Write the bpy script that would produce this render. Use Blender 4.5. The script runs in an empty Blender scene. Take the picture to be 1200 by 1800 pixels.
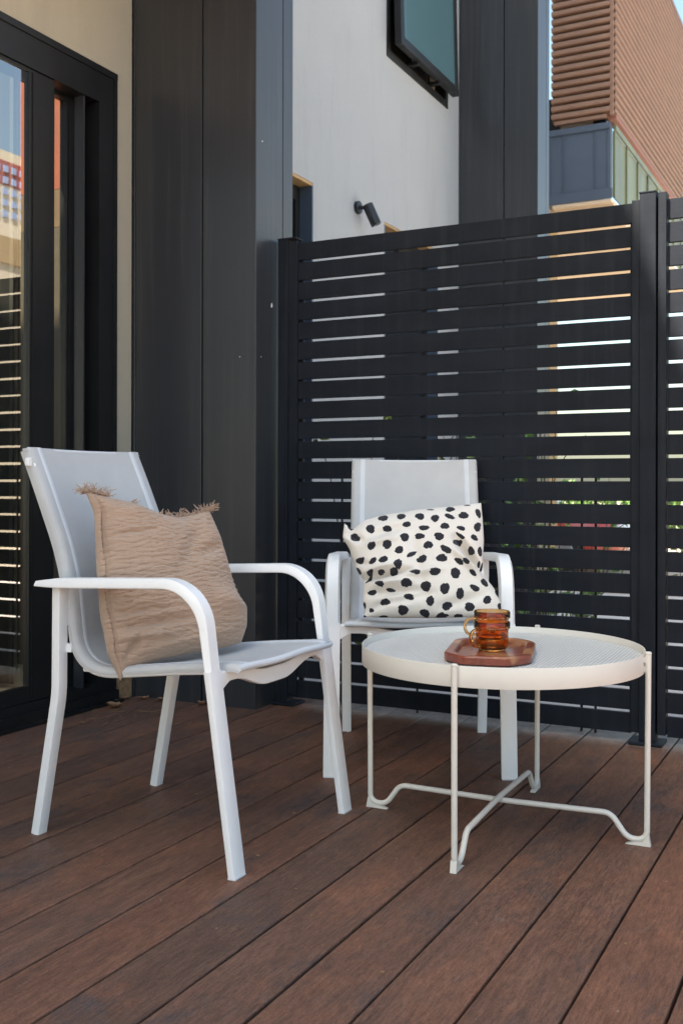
import bpy, bmesh, math, random
import numpy as np
from mathutils import Vector, Matrix
R = math.radians
sc = bpy.context.scene
COL = sc.collection

# ------------------------------------------------------------------ camera
cam = bpy.data.cameras.new('camera'); camo = bpy.data.objects.new('camera', cam); COL.objects.link(camo)
camo.location = (0, 0, .82)
cam.sensor_fit = 'VERTICAL'; cam.sensor_height = 36; cam.lens = 36.7; cam.shift_y = -44/1800
cam.clip_start = .05; cam.clip_end = 500
TH = R(27.13)
camo.matrix_world = Matrix.Translation((0, 0, .82)) @ Matrix.Rotation(TH, 4, 'Z') @ Matrix.Rotation(R(90), 4, 'X') @ Matrix.Rotation(.002, 4, 'Z')
cam.dof.use_dof = True; cam.dof.focus_distance = 2.45; cam.dof.aperture_fstop = 9
sc.camera = camo

# ------------------------------------------------------------------ light
SUN = Vector((-.33, -.60, 1.0)).normalized()
world = bpy.data.worlds.new('World'); sc.world = world; world.use_nodes = True
wn = world.node_tree.nodes; wl = world.node_tree.links
bg = wn['Background']; sky = wn.new('ShaderNodeTexSky'); sky.sky_type = 'NISHITA'; sky.sun_disc = False
sky.sun_elevation = math.asin(SUN.z); sky.sun_rotation = math.atan2(SUN.x, SUN.y)
sky.air_density = 1.2; sky.dust_density = 3.0; sky.ozone_density = 1.0
wb = wn.new('ShaderNodeMix'); wb.data_type = 'RGBA'; wb.blend_type = 'MULTIPLY'; wb.inputs[0].default_value = 1; wb.inputs[7].default_value = (1.0, 1.025, .945, 1)
wl.new(sky.outputs[0], wb.inputs[6]); wl.new(wb.outputs[2], bg.inputs[0]); bg.inputs[1].default_value = .082
sl = bpy.data.lights.new('sun', 'SUN'); sl.energy = 5.0; sl.angle = R(.53); sl.color = (1, .90, .76)
so = bpy.data.objects.new('sun', sl); COL.objects.link(so)
so.rotation_euler = (-SUN).to_track_quat('-Z', 'Y').to_euler(); so.location = (-8, -10, 20)
sc.view_settings.view_transform = 'Standard'; sc.view_settings.look = 'None'
sc.view_settings.gamma = 1; sc.view_settings.exposure = 2.25
sc.cycles.use_denoising = True
sc.cycles.max_bounces = 10; sc.cycles.transmission_bounces = 10; sc.cycles.transparent_max_bounces = 16
sc.cycles.sample_clamp_indirect = 6

# ------------------------------------------------------------------ materials
def mat(name, col, rough=.5, metal=0, spec=.5, var=0, vscale=8, bump=0, bscale=60, stretch=(1, 1, 1), col2=None, coat=0, sheen=0):
    m = bpy.data.materials.new(name); m.use_nodes = True
    nt = m.node_tree; n = nt.nodes; l = nt.links; p = n['Principled BSDF']
    p.inputs['Base Color'].default_value = (*col, 1); p.inputs['Roughness'].default_value = rough
    p.inputs['Metallic'].default_value = metal; p.inputs['Specular IOR Level'].default_value = spec
    p.inputs['Coat Weight'].default_value = coat; p.inputs['Sheen Weight'].default_value = sheen
    if var or bump or col2:
        tc = n.new('ShaderNodeTexCoord'); mp = n.new('ShaderNodeMapping'); mp.inputs['Scale'].default_value = stretch
        l.new(tc.outputs['Object'], mp.inputs[0])
    if var or col2:
        nz = n.new('ShaderNodeTexNoise'); nz.inputs['Scale'].default_value = vscale; nz.inputs['Detail'].default_value = 6
        nz.inputs['Roughness'].default_value = .65
        l.new(mp.outputs[0], nz.inputs['Vector'])
        cr = n.new('ShaderNodeValToRGB'); cr.color_ramp.elements[0].position = .3; cr.color_ramp.elements[1].position = .7
        a = tuple(c*(1-var) for c in col); b = col2 or tuple(min(1, c*(1+var)) for c in col)
        cr.color_ramp.elements[0].color = (*a, 1); cr.color_ramp.elements[1].color = (*b, 1)
        l.new(nz.outputs[0], cr.inputs[0]); l.new(cr.outputs[0], p.inputs['Base Color'])
        mr = n.new('ShaderNodeMapRange'); mr.inputs[3].default_value = max(.02, rough-.06); mr.inputs[4].default_value = min(1, rough+.08)
        l.new(nz.outputs[0], mr.inputs[0]); l.new(mr.outputs[0], p.inputs['Roughness'])
    if bump:
        nb = n.new('ShaderNodeTexNoise'); nb.inputs['Scale'].default_value = bscale; nb.inputs['Detail'].default_value = 5
        l.new(mp.outputs[0], nb.inputs['Vector'])
        bp = n.new('ShaderNodeBump'); bp.inputs['Strength'].default_value = bump; bp.inputs['Distance'].default_value = .004
        l.new(nb.outputs[0], bp.inputs['Height']); l.new(bp.outputs[0], p.inputs['Normal'])
    return m

def wall_mat(name, col, stain=(.30, .29, .27)):
    m = mat(name, col, .85, spec=.25, var=.035, vscale=1.3, bump=.35, bscale=140)
    nt = m.node_tree; n = nt.nodes; l = nt.links; p = n['Principled BSDF']
    src = p.inputs['Base Color'].links[0].from_socket
    tc = n.new('ShaderNodeTexCoord')
    mp = n.new('ShaderNodeMapping'); mp.inputs['Scale'].default_value = (3, 3, .45); l.new(tc.outputs['Object'], mp.inputs[0])
    nz = n.new('ShaderNodeTexNoise'); nz.inputs['Scale'].default_value = 1.6; nz.inputs['Detail'].default_value = 9; nz.inputs['Roughness'].default_value = .7
    l.new(mp.outputs[0], nz.inputs['Vector'])
    cr = n.new('ShaderNodeValToRGB'); cr.color_ramp.elements[0].position = .52; cr.color_ramp.elements[1].position = .80
    cr.color_ramp.elements[1].color = (.38, .38, .38, 1); cr.color_ramp.elements[0].color = (0, 0, 0, 1)
    l.new(nz.outputs[0], cr.inputs[0])
    # little dark specks
    vo = n.new('ShaderNodeTexVoronoi'); vo.inputs['Scale'].default_value = 3.4; l.new(tc.outputs['Object'], vo.inputs['Vector'])
    c2 = n.new('ShaderNodeValToRGB'); c2.color_ramp.elements[0].position = .012; c2.color_ramp.elements[0].color = (.7, .7, .7, 1)
    c2.color_ramp.elements[1].position = .03; c2.color_ramp.elements[1].color = (0, 0, 0, 1)
    l.new(vo.outputs['Distance'], c2.inputs[0])
    mx = n.new('ShaderNodeMath'); mx.operation = 'MAXIMUM'; l.new(cr.outputs[0], mx.inputs[0]); l.new(c2.outputs[0], mx.inputs[1])
    mi = n.new('ShaderNodeMix'); mi.data_type = 'RGBA'; l.new(mx.outputs[0], mi.inputs[0])
    l.new(src, mi.inputs[6]); mi.inputs[7].default_value = (*stain, 1); l.new(mi.outputs[2], p.inputs['Base Color'])
    return m

M = {}
M['white'] = mat('white_powder_coat', (.84, .84, .84), .38, bump=.06, bscale=400, var=.015, vscale=30)
M['table'] = mat('cream_powder_coat', (.66, .63, .575), .42, bump=.05, bscale=400, var=.02, vscale=25)
M['black'] = mat('black_satin_aluminium', (.0095, .0105, .012), .38, spec=.35, var=.25, vscale=5, bump=.05, bscale=250)
M['fence'] = mat('charcoal_powder_coat', (.012, .015, .021), .6, spec=.11, var=.22, vscale=9, bump=.10, bscale=180, stretch=(.35, 1, 1))
M['clad'] = mat('dark_grey_metal_cladding', (.030, .033, .039), .33, var=.12, vscale=1.6, bump=.03, bscale=300, stretch=(1, 1, .25))
def weather(m, amp=.25, tint=(.16, .155, .15)):
    nt = m.node_tree; n = nt.nodes; l = nt.links; p = n['Principled BSDF']; tc = n.new('ShaderNodeTexCoord')
    w = n.new('ShaderNodeTexNoise'); w.inputs['Scale'].default_value = 1.7; w.inputs['Detail'].default_value = 1; l.new(tc.outputs['Object'], w.inputs['Vector'])
    b = n.new('ShaderNodeBump'); b.inputs['Strength'].default_value = .35; b.inputs['Distance'].default_value = .02; l.new(w.outputs[0], b.inputs['Height'])
    if p.inputs['Normal'].links: l.new(p.inputs['Normal'].links[0].from_socket, b.inputs['Normal'])
    l.new(b.outputs[0], p.inputs['Normal'])
    mp = n.new('ShaderNodeMapping'); mp.inputs['Scale'].default_value = (26, 26, .8); l.new(tc.outputs['Object'], mp.inputs[0])
    d = n.new('ShaderNodeTexNoise'); d.inputs['Scale'].default_value = 1; d.inputs['Detail'].default_value = 8; d.inputs['Roughness'].default_value = .75; l.new(mp.outputs[0], d.inputs['Vector'])
    cr = n.new('ShaderNodeValToRGB'); cr.color_ramp.elements[0].position = .50; cr.color_ramp.elements[0].color = (0, 0, 0, 1); cr.color_ramp.elements[1].position = .80; cr.color_ramp.elements[1].color = (amp, amp, amp, 1)
    l.new(d.outputs[0], cr.inputs[0]); src = p.inputs['Base Color'].links[0].from_socket
    mi = n.new('ShaderNodeMix'); mi.data_type = 'RGBA'; l.new(cr.outputs[0], mi.inputs[0]); l.new(src, mi.inputs[6]); mi.inputs[7].default_value = (*tint, 1); l.new(mi.outputs[2], p.inputs['Base Color'])
weather(M['clad'], .22); weather(M['fence'], .16, (.10, .10, .105)); weather(M['black'], .05, (.08, .08, .08))
M['groove'] = mat('shadow_gap', (.004, .004, .004), .9)
M['cream'] = wall_mat('cream_render', (.38, .35, .285), (.24, .22, .19))
M['render'] = wall_mat('pale_grey_render', (.305, .338, .378), (.20, .215, .23))
M['timber'] = mat('warm_timber_soffit', (.36, .22, .11), .5, var=.25, vscale=6, stretch=(8, 1, 1))
M['brass'] = mat('ochre_lintel', (.30, .20, .09), .6, var=.2)
M['blue'] = mat('slate_blue_panel', (.06, .085, .13), .5, var=.08, vscale=4)
M['concrete'] = mat('pale_concrete', (.42, .36, .29), .85, var=.10, vscale=3, bump=.3, bscale=60)
M['paving'] = mat('pale_pinkish_paving', (.60, .54, .50), .85, var=.12, vscale=6, bump=.3, bscale=60)
M['soffit'] = mat('beige_soffit_board', (.62, .50, .37), .8, var=.05, vscale=2)
M['rib'] = mat('rust_brown_metal', (.225, .132, .094), .55, var=.14, vscale=3, stretch=(1, 1, 3))
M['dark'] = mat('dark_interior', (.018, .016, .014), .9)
M['roomwall'] = mat('room_plaster', (.68, .60, .48), .9)
M['added_curtain'] = mat('dim_curtain', (.20, .17, .12), .95, var=.2, vscale=10, stretch=(6, 6, .5))
M['foil'] = mat('bottle_green_leaf', (.10, .20, .045), .6, var=.5, vscale=20)
M['foil2'] = mat('olive_leaf', (.22, .28, .07), .6, var=.5, vscale=20)
M['bark'] = mat('twig_bark', (.07, .05, .035), .9)
M['trim'] = mat('dull_red_flashing', (.24, .10, .075), .6)
M['red'] = mat('red_car_paint', (.42, .045, .03), .25, coat=.8)
M['rubber'] = mat('black_rubber', (.02, .02, .02), .8)
M['chrome'] = mat('silver_alloy', (.6, .6, .6), .3, metal=1)
M['dryleaf'] = mat('dry_brown_leaf', (.27, .15, .08), .8, var=.4, vscale=60)
M['orange'] = mat('orange_lit_band', (.23, .050, .014), .7, var=.15, vscale=2)  # warm light on the indoor wall, put into the colour
M['olive'] = mat('tan_band', (.12, .075, .035), .9, var=.2, vscale=12)
M['drape2'] = mat('olive_band', (.060, .045, .026), .9, var=.3, vscale=12)
M['drape'] = mat('dark_olive_drape', (.016, .016, .011), .9, var=.2, vscale=12)
M['brick'] = mat('maroon_brick', (.26, .06, .06), .8, var=.2, vscale=1)
M['apt'] = mat('cream_block_wall', (.52, .47, .38), .8, var=.05)
M['tan'] = mat('tan_render', (.30, .22, .12), .8, var=.05)
M['brownwall'] = mat('dark_brown_wall', (.07, .06, .04), .8, var=.1)
M['winblue'] = mat('sky_blue_window', (.25, .33, .55), .2)
M['rust'] = mat('peeling_base', (.36, .20, .10), .9, var=.6, vscale=45, bump=.8, bscale=60, col2=(.42, .26, .14))
M['spot'] = mat('black_spotlight_metal', (.012, .014, .02), .4)
M['wirem'] = mat('black_wire', (.01, .01, .01), .6)

def glass_pane(name, tint, fres=1.5, rough=0.0, gmul=1.0, tr=(.6, .65, .6)):
    m = bpy.data.materials.new(name); m.use_nodes = True
    nt = m.node_tree; n = nt.nodes; l = nt.links
    n.remove(n['Principled BSDF']); out = n['Material Output']
    t = n.new('ShaderNodeBsdfTransparent'); t.inputs[0].default_value = (*tr, 1)
    g = n.new('ShaderNodeBsdfGlossy'); g.inputs['Roughness'].default_value = rough; g.inputs[0].default_value = (*tint, 1)
    f = n.new('ShaderNodeFresnel'); f.inputs[0].default_value = fres
    mm = n.new('ShaderNodeMath'); mm.operation = 'MULTIPLY'; mm.inputs[1].default_value = gmul; mm.use_clamp = True
    tc = n.new('ShaderNodeTexCoord'); nz = n.new('ShaderNodeTexNoise'); nz.inputs['Scale'].default_value = 2.5
    l.new(tc.outputs['Object'], nz.inputs['Vector'])
    bp = n.new('ShaderNodeBump'); bp.inputs['Strength'].default_value = .02; bp.inputs['Distance'].default_value = .01
    l.new(nz.outputs[0], bp.inputs['Height']); l.new(bp.outputs[0], g.inputs['Normal'])
    mi = n.new('ShaderNodeMixShader'); l.new(f.outputs[0], mm.inputs[0])
    ge = n.new('ShaderNodeNewGeometry'); inv = n.new('ShaderNodeMath'); inv.operation = 'SUBTRACT'; inv.inputs[0].default_value = 1; l.new(ge.outputs['Backfacing'], inv.inputs[1])
    m2_ = n.new('ShaderNodeMath'); m2_.operation = 'MULTIPLY'; l.new(mm.outputs[0], m2_.inputs[0]); l.new(inv.outputs[0], m2_.inputs[1]); l.new(m2_.outputs[0], mi.inputs[0])
    l.new(t.outputs[0], mi.inputs[1]); l.new(g.outputs[0], mi.inputs[2]); l.new(mi.outputs[0], out.inputs[0])
    return m
M['doorglass'] = glass_pane('door_glass', (1, 1, 1), 1.8, 0, 3.0, (.88, .89, .84))
M['tealglass'] = mat('teal_window_glass', (.055, .12, .15), .12, spec=.8)
M['darkglass'] = mat('smoked_door_glass', (.012, .015, .02), .15, spec=.5)
M['greenglass'] = mat('green_balcony_glass', (.145, .165, .095), .4, spec=.3, var=.35, vscale=1.5, stretch=(1, 1, .3))

# amber glass
m = bpy.data.materials.new('amber_glass'); m.use_nodes = True; p = m.node_tree.nodes['Principled BSDF']
p.inputs['Base Color'].default_value = (.92, .53, .19, 1); p.inputs['Roughness'].default_value = .02
p.inputs['Transmission Weight'].default_value = 1; p.inputs['IOR'].default_value = 1.45
M['amber'] = m

def fabric(name, col, sc1, strength, rough=.9, sheen=.2, col2=None, dist=.0015, translucent=0):
    m = mat(name, col, rough, spec=.2, sheen=sheen, var=.05, vscale=9, col2=col2)
    nt = m.node_tree; n = nt.nodes; l = nt.links; p = n['Principled BSDF']
    uv = n.new('ShaderNodeUVMap')
    waves = []
    for ax in ('X', 'Y'):
        w = n.new('ShaderNodeTexWave'); w.wave_type = 'BANDS'; w.bands_direction = ax; w.inputs['Scale'].default_value = sc1
        w.inputs['Distortion'].default_value = .6; w.inputs['Detail'].default_value = 2; l.new(uv.outputs[0], w.inputs['Vector']); waves.append(w)
    a = n.new('ShaderNodeMath'); a.operation = 'ADD'; l.new(waves[0].outputs['Fac'], a.inputs[0]); l.new(waves[1].outputs['Fac'], a.inputs[1])
    bp = n.new('ShaderNodeBump'); bp.inputs['Strength'].default_value = strength; bp.inputs['Distance'].default_value = dist
    l.new(a.outputs[0], bp.inputs['Height']); l.new(bp.outputs[0], p.inputs['Normal'])
    return m
M['sling'] = fabric('light_grey_sling_mesh', (.50, .50, .50), 110, .25, .75, .05)
M['hem'] = fabric('pale_sling_hem', (.62, .64, .67), 110, .2, .7, .05)
M['muslin'] = fabric('beige_crinkled_muslin', (.40, .278, .203), 420, .25, .95, .3)
M['cotton'] = fabric('off_white_cotton', (.73, .675, .61), 450, .18, .9, .15)
M['ink'] = fabric('black_printed_dot', (.022, .022, .028), 450, .18, .85, .1)

# deck boards: colour from a per-board value, long streaks, bluish worn patches, grey weathered ends by the fence
def deck_mat():
    m = bpy.data.materials.new('oiled_hardwood_boards'); m.use_nodes = True
    nt = m.node_tree; n = nt.nodes; l = nt.links; p = n['Principled BSDF']
    tc = n.new('ShaderNodeTexCoord'); at = n.new('ShaderNodeAttribute'); at.attribute_name = 'board'
    def noise(scale, vec, det=6, rough=.6, dist=0):
        z = n.new('ShaderNodeTexNoise'); z.inputs['Scale'].default_value = scale; z.inputs['Detail'].default_value = det
        z.inputs['Roughness'].default_value = rough; z.inputs['Distortion'].default_value = dist; l.new(vec, z.inputs['Vector']); return z.outputs[0]
    def ramp(src, stops):
        c = n.new('ShaderNodeValToRGB'); e = c.color_ramp.elements
        while len(e) < len(stops): e.new(.5)
        for k, (pos, col) in enumerate(stops):
            e[k].position = pos; e[k].color = (*col, 1) if len(col) == 3 else col
        l.new(src, c.inputs[0]); return c.outputs[0]
    def mix(f, a, b, bt='MIX'):
        x = n.new('ShaderNodeMix'); x.data_type = 'RGBA'; x.blend_type = bt
        for s, v in ((0, f), (6, a), (7, b)):
            if isinstance(v, (int, float)): x.inputs[s].default_value = v
            elif isinstance(v, tuple): x.inputs[s].default_value = (*v, 1)
            else: l.new(v, x.inputs[s])
        return x.outputs[2]
    # shift the pattern per board so that no grain runs across a joint
    off = n.new('ShaderNodeVectorMath'); off.operation = 'MULTIPLY_ADD'
    cb = n.new('ShaderNodeCombineXYZ'); l.new(at.outputs['Fac'], cb.inputs[0]); l.new(at.outputs['Fac'], cb.inputs[1]); l.new(at.outputs['Fac'], cb.inputs[2])
    l.new(cb.outputs[0], off.inputs[0]); off.inputs[1].default_value = (7.3, 31.7, 3.1); l.new(tc.outputs['Object'], off.inputs[2])
    V = off.outputs[0]
    def mp(s):
        q = n.new('ShaderNodeMapping'); q.inputs['Scale'].default_value = s; l.new(V, q.inputs[0]); return q.outputs[0]
    base = ramp(at.outputs['Fac'], [(0, (.110, .068, .052)), (.3, (.158, .086, .060)), (.55, (.132, .080, .060)), (.8, (.185, .090, .058)), (1, (.20, .100, .064))])
    streak = noise(8, mp((5, .45, 1)), 9, .72, .5)
    c = mix(.85, base, ramp(streak, [(.25, (.52, .54, .58)), (.75, (1.42, 1.34, 1.28))]), 'MULTIPLY')
    blotch = noise(3.4, mp((1.5, .8, 1)), 10, .74, .3)
    c = mix(ramp(blotch, [(.52, (0, 0, 0)), (.66, (.80, .80, .80))]), c, (.070, .063, .064))
    worn = noise(3.0, mp((1.5, .9, 3)), 10, .74, .4)
    c = mix(ramp(worn, [(.51, (0, 0, 0)), (.66, (.75, .75, .75))]), c, (.225, .102, .062))
    edge = noise(1.2, mp((14, .6, 1)), 6, .7)
    c = mix(ramp(edge, [(.58, (0, 0, 0)), (.72, (.5, .5, .5))]), c, (.22, .125, .080))
    fine = noise(60, mp((3.6, .40, 1)), 9, .8)
    c = mix(.8, c, ramp(fine, [(.32, (.42, .42, .43)), (.68, (1.65, 1.6, 1.55))]), 'MULTIPLY')
    # fibres and pores, near isotropic, seen close up
    pore = noise(420, mp((1, .6, 1)), 4, .8)
    c = mix(.7, c, ramp(pore, [(.33, (.55, .55, .55)), (.67, (1.45, 1.45, 1.45))]), 'MULTIPLY')
    # pale scuffs
    scf = noise(12, mp((2.0, .8, 2)), 10, .82, 1.4)
    c = mix(ramp(scf, [(.60, (0, 0, 0)), (.72, (.6, .6, .6))]), c, (.30, .235, .195))
    vo = n.new('ShaderNodeTexVoronoi'); vo.inputs['Scale'].default_value = 14; l.new(V, vo.inputs['Vector'])
    c = mix(ramp(vo.outputs['Distance'], [(.020, (.8, .8, .8)), (.035, (0, 0, 0))]), c, (.40, .34, .29))
    # weathered ends, past y = 3.28
    sx = n.new('ShaderNodeSeparateXYZ'); l.new(tc.outputs['Object'], sx.inputs[0])
    nz = noise(7, tc.outputs['Object'], 5, .6)
    ad = n.new('ShaderNodeMath'); ad.operation = 'MULTIPLY_ADD'; l.new(nz, ad.inputs[0]); ad.inputs[1].default_value = .16; l.new(sx.outputs[1], ad.inputs[2])
    wr = n.new('ShaderNodeMapRange'); wr.inputs[1].default_value = 3.42; wr.inputs[2].default_value = 3.52; l.new(ad.outputs[0], wr.inputs[0])
    xr = n.new('ShaderNodeMapRange'); xr.inputs[1].default_value = -1.95; xr.inputs[2].default_value = -1.80; l.new(sx.outputs[0], xr.inputs[0])
    wm = n.new('ShaderNodeMath'); wm.operation = 'MULTIPLY'; l.new(wr.outputs[0], wm.inputs[0]); l.new(xr.outputs[0], wm.inputs[1])
    wv = noise(16, tc.outputs['Object'], 8, .75)
    c = mix(wm.outputs[0], c, ramp(wv, [(.3, (.13, .10, .085)), (.7, (.32, .285, .25))]))
    l.new(c, p.inputs['Base Color'])
    rg = n.new('ShaderNodeMapRange'); rg.inputs[3].default_value = .36; rg.inputs[4].default_value = .74; l.new(blotch, rg.inputs[0]); l.new(rg.outputs[0], p.inputs['Roughness'])
    bp = n.new('ShaderNodeBump'); bp.inputs['Strength'].default_value = .6; bp.inputs['Distance'].default_value = .0012; l.new(fine, bp.inputs['Height'])
    b2 = n.new('ShaderNodeBump'); b2.inputs['Strength'].default_value = .3; b2.inputs['Distance'].default_value = .004; l.new(scf, b2.inputs['Height']); l.new(bp.outputs[0], b2.inputs['Normal'])
    l.new(b2.outputs[0], p.inputs['Normal']); p.inputs['Specular IOR Level'].default_value = .22
    return m
M['deck'] = deck_mat()

def wood_mat():
    m = mat('red_brown_acacia', (.23, .055, .030), .32, var=.3, vscale=14, stretch=(5, 1, 1), coat=.15)
    nt = m.node_tree; n = nt.nodes; l = nt.links; p = n['Principled BSDF']
    src = p.inputs['Base Color'].links[0].from_socket
    tc = n.new('ShaderNodeTexCoord'); nz = n.new('ShaderNodeTexNoise'); nz.inputs['Scale'].default_value = 9; nz.inputs['Detail'].default_value = 3
    l.new(tc.outputs['Object'], nz.inputs['Vector'])
    cr = n.new('ShaderNodeValToRGB'); cr.color_ramp.elements[0].position = .54; cr.color_ramp.elements[1].position = .58
    l.new(nz.outputs[0], cr.inputs[0]); mi = n.new('ShaderNodeMix'); mi.data_type = 'RGBA'; l.new(cr.outputs[0], mi.inputs[0])
    l.new(src, mi.inputs[6]); mi.inputs[7].default_value = (.40, .17, .075, 1); l.new(mi.outputs[2], p.inputs['Base Color'])
    return m
M['wood'] = wood_mat()

def mesh_top_mat():
    """expanded-metal sheet: cream coat with small diamond holes"""
    m = mat('perforated_cream_sheet', (.76, .75, .72), .45)
    nt = m.node_tree; n = nt.nodes; l = nt.links; p = n['Principled BSDF']; out = n['Material Output']
    tc = n.new('ShaderNodeTexCoord'); sp = n.new('ShaderNodeSeparateXYZ'); l.new(tc.outputs['Object'], sp.inputs[0])
    def s(idx, k, ph=0):
        a = n.new('ShaderNodeMath'); a.operation = 'MULTIPLY_ADD'; a.inputs[1].default_value = k; a.inputs[2].default_value = ph; l.new(sp.outputs[idx], a.inputs[0])
        b = n.new('ShaderNodeMath'); b.operation = 'COSINE'; l.new(a.outputs[0], b.inputs[0]); return b.outputs[0]
    k = 2*math.pi
    mu = n.new('ShaderNodeMath'); mu.operation = 'ADD'; l.new(s(0, k/.0085), mu.inputs[0]); l.new(s(1, k/.0062), mu.inputs[1])
    gt = n.new('ShaderNodeMapRange'); gt.inputs[1].default_value = .5; gt.inputs[2].default_value = 1.3; l.new(mu.outputs[0], gt.inputs[0])
    mx = n.new('ShaderNodeMix'); mx.data_type = 'RGBA'; l.new(gt.outputs[0], mx.inputs[0])
    l.new(p.inputs['Base Color'].links[0].from_socket, mx.inputs[6]) if p.inputs['Base Color'].links else setattr(mx.inputs[6], 'default_value', (.78, .76, .71, 1))
    mx.inputs[7].default_value = (.42, .41, .39, 1); l.new(mx.outputs[2], p.inputs['Base Color'])
    bp = n.new('ShaderNodeBump'); bp.inputs['Strength'].default_value = .6; bp.inputs['Distance'].default_value = .002; bp.invert = True
    l.new(mu.outputs[0], bp.inputs['Height']); l.new(bp.outputs[0], p.inputs['Normal'])
    return m
M['meshtop'] = mesh_top_mat()

# ------------------------------------------------------------------ helpers
def link(name, me, parent=None, mats=()):
    for mm in mats: me.materials.append(mm)
    o = bpy.data.objects.new(name, me); COL.objects.link(o)
    if parent is not None: o.parent = parent
    return o
def tag(o, label=None, cat=None, group=None, kind=None):
    if label: o['label'] = label
    if cat: o['category'] = cat
    if group: o['group'] = group
    if kind: o['kind'] = kind
    return o
def empty(name, loc, rz=0, label=None, cat=None, group=None):
    o = bpy.data.objects.new(name, None); COL.objects.link(o); o.location = loc; o.rotation_euler = (0, 0, rz); o.empty_display_size = .1
    return tag(o, label, cat, group)

class MB:
    """collects shapes into one mesh"""
    def __init__(s): s.bm = bmesh.new()
    def box(s, a, b, bevel=0, mtx=None):
        a = Vector(a); b = Vector(b); c = (a+b)/2; d = b-a
        r = bmesh.ops.create_cube(s.bm, size=1, matrix=Matrix.Translation(c) @ Matrix.Diagonal((*d, 1)))
        vs = r['verts']
        if bevel:
            es = list({e for v in vs for e in v.link_edges})
            q = bmesh.ops.bevel(s.bm, geom=es, offset=bevel, segments=2, affect='EDGES', profile=.5)
            vs = list({v for f in q['faces'] for v in f.verts} | {v for v in vs if v.is_valid})
        if mtx is not None: bmesh.ops.transform(s.bm, matrix=mtx, verts=vs)
        return s
    def grid(s, P, closed=False, flip=False):
        """P: rows of points"""
        vs = [[s.bm.verts.new(q) for q in row] for row in P]
        n, k = len(vs), len(vs[0])
        for i in range(n-1):
            for j in range(k if closed else k-1):
                q = [vs[i][j], vs[i][(j+1) % k], vs[i+1][(j+1) % k], vs[i+1][j]]
                s.bm.faces.new(q[::-1] if flip else q)
        return vs
    def sweep(s, path, section, b=(0, 1, 0), cap=True, scale=None):
        """sweep a closed section ((across b), (along n)) on a path; b fixed"""
        b = Vector(b).normalized(); pts = [Vector(q) for q in path]; rows = []
        for i, q in enumerate(pts):
            t = (pts[min(i+1, len(pts)-1)]-pts[max(i-1, 0)]).normalized(); n_ = t.cross(b).normalized()
            k = scale(i/(len(pts)-1)) if scale else (1, 1)
            rows.append([q+b*(u*k[0])+n_*(v*k[1]) for u, v in section])
        vs = s.grid(rows, closed=True)
        if cap:
            s.bm.faces.new(vs[0][::-1]); s.bm.faces.new(vs[-1])
        return s
    def tube(s, path, r, seg=10, cap=True, rf=None):
        pts = [Vector(q) for q in path]
        t0 = (pts[1]-pts[0]).normalized(); n_ = t0.orthogonal().normalized(); rows = []
        for i, q in enumerate(pts):
            t = (pts[min(i+1, len(pts)-1)]-pts[max(i-1, 0)]).normalized()
            n_ = (n_-t*n_.dot(t)).normalized(); c = t.cross(n_)
            rr = rf(i/(len(pts)-1)) if rf else r
            rows.append([q+(n_*math.cos(a)+c*math.sin(a))*rr for a in [2*math.pi*k/seg for k in range(seg)]])
        vs = s.grid(rows, closed=True)
        if cap: s.bm.faces.new(vs[0][::-1]); s.bm.faces.new(vs[-1])
        return s
    def lathe(s, prof, seg=48, close=False):
        rows = [[Vector((r*math.cos(a), r*math.sin(a), z)) for a in [2*math.pi*k/seg for k in range(seg)]] for r, z in prof]
        if close: rows.append(rows[0])
        vs = []
        vs = s.grid(rows, closed=True)
        return vs
    def prism(s, poly, z0, z1):
        a = [s.bm.verts.new((x, y, z0)) for x, y in poly]; c = [s.bm.verts.new((x, y, z1)) for x, y in poly]; k = len(poly)
        s.bm.faces.new(a[::-1]); s.bm.faces.new(c)
        for i in range(k): s.bm.faces.new([a[i], a[(i+1) % k], c[(i+1) % k], c[i]])
        return s
    def build(s, name, m, parent=None, smooth=None):
        bmesh.ops.remove_doubles(s.bm, verts=s.bm.verts, dist=1e-6)
        bmesh.ops.recalc_face_normals(s.bm, faces=s.bm.faces)
        me = bpy.data.meshes.new(name); s.bm.to_mesh(me); s.bm.free()
        if smooth is not None:
            for f in me.polygons: f.use_smooth = True
            me.set_sharp_from_angle(angle=R(smooth))
        return link(name, me, parent, [m] if not isinstance(m, (list, tuple)) else m)

def fillet(pts, rad, seg=8):
    """polyline with rounded corners; rad per inner point or one value"""
    P = [Vector(q) for q in pts]; out = [P[0]]
    for i in range(1, len(P)-1):
        r = rad[i-1] if isinstance(rad, (list, tuple)) else rad
        a = (P[i-1]-P[i]).normalized(); b = (P[i+1]-P[i]).normalized()
        ang = a.angle(b); d = min(r/math.tan(ang/2), (P[i-1]-P[i]).length*.49, (P[i+1]-P[i]).length*.49)
        p0 = P[i]+a*d; p1 = P[i]+b*d; rr = d*math.tan(ang/2)
        c = P[i]+(a+b).normalized()*(rr/math.sin(ang/2))
        v0 = p0-c; v1 = p1-c; om = v0.angle(v1)
        for k in range(seg+1):
            t = k/seg
            out.append(c+(v0*math.sin((1-t)*om)+v1*math.sin(t*om))/math.sin(om) if om > 1e-4 else p0.lerp(p1, t))
    out.append(P[-1]); return out
def rrect(w, h, r, seg=3):
    o = []
    for cx, cy, a0 in ((w/2-r, h/2-r, 0), (-w/2+r, h/2-r, 90), (-w/2+r, -h/2+r, 180), (w/2-r, -h/2+r, 270)):
        for k in range(seg+1):
            a = R(a0+90*k/seg); o.append((cx+r*math.cos(a), cy+r*math.sin(a)))
    return o
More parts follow.
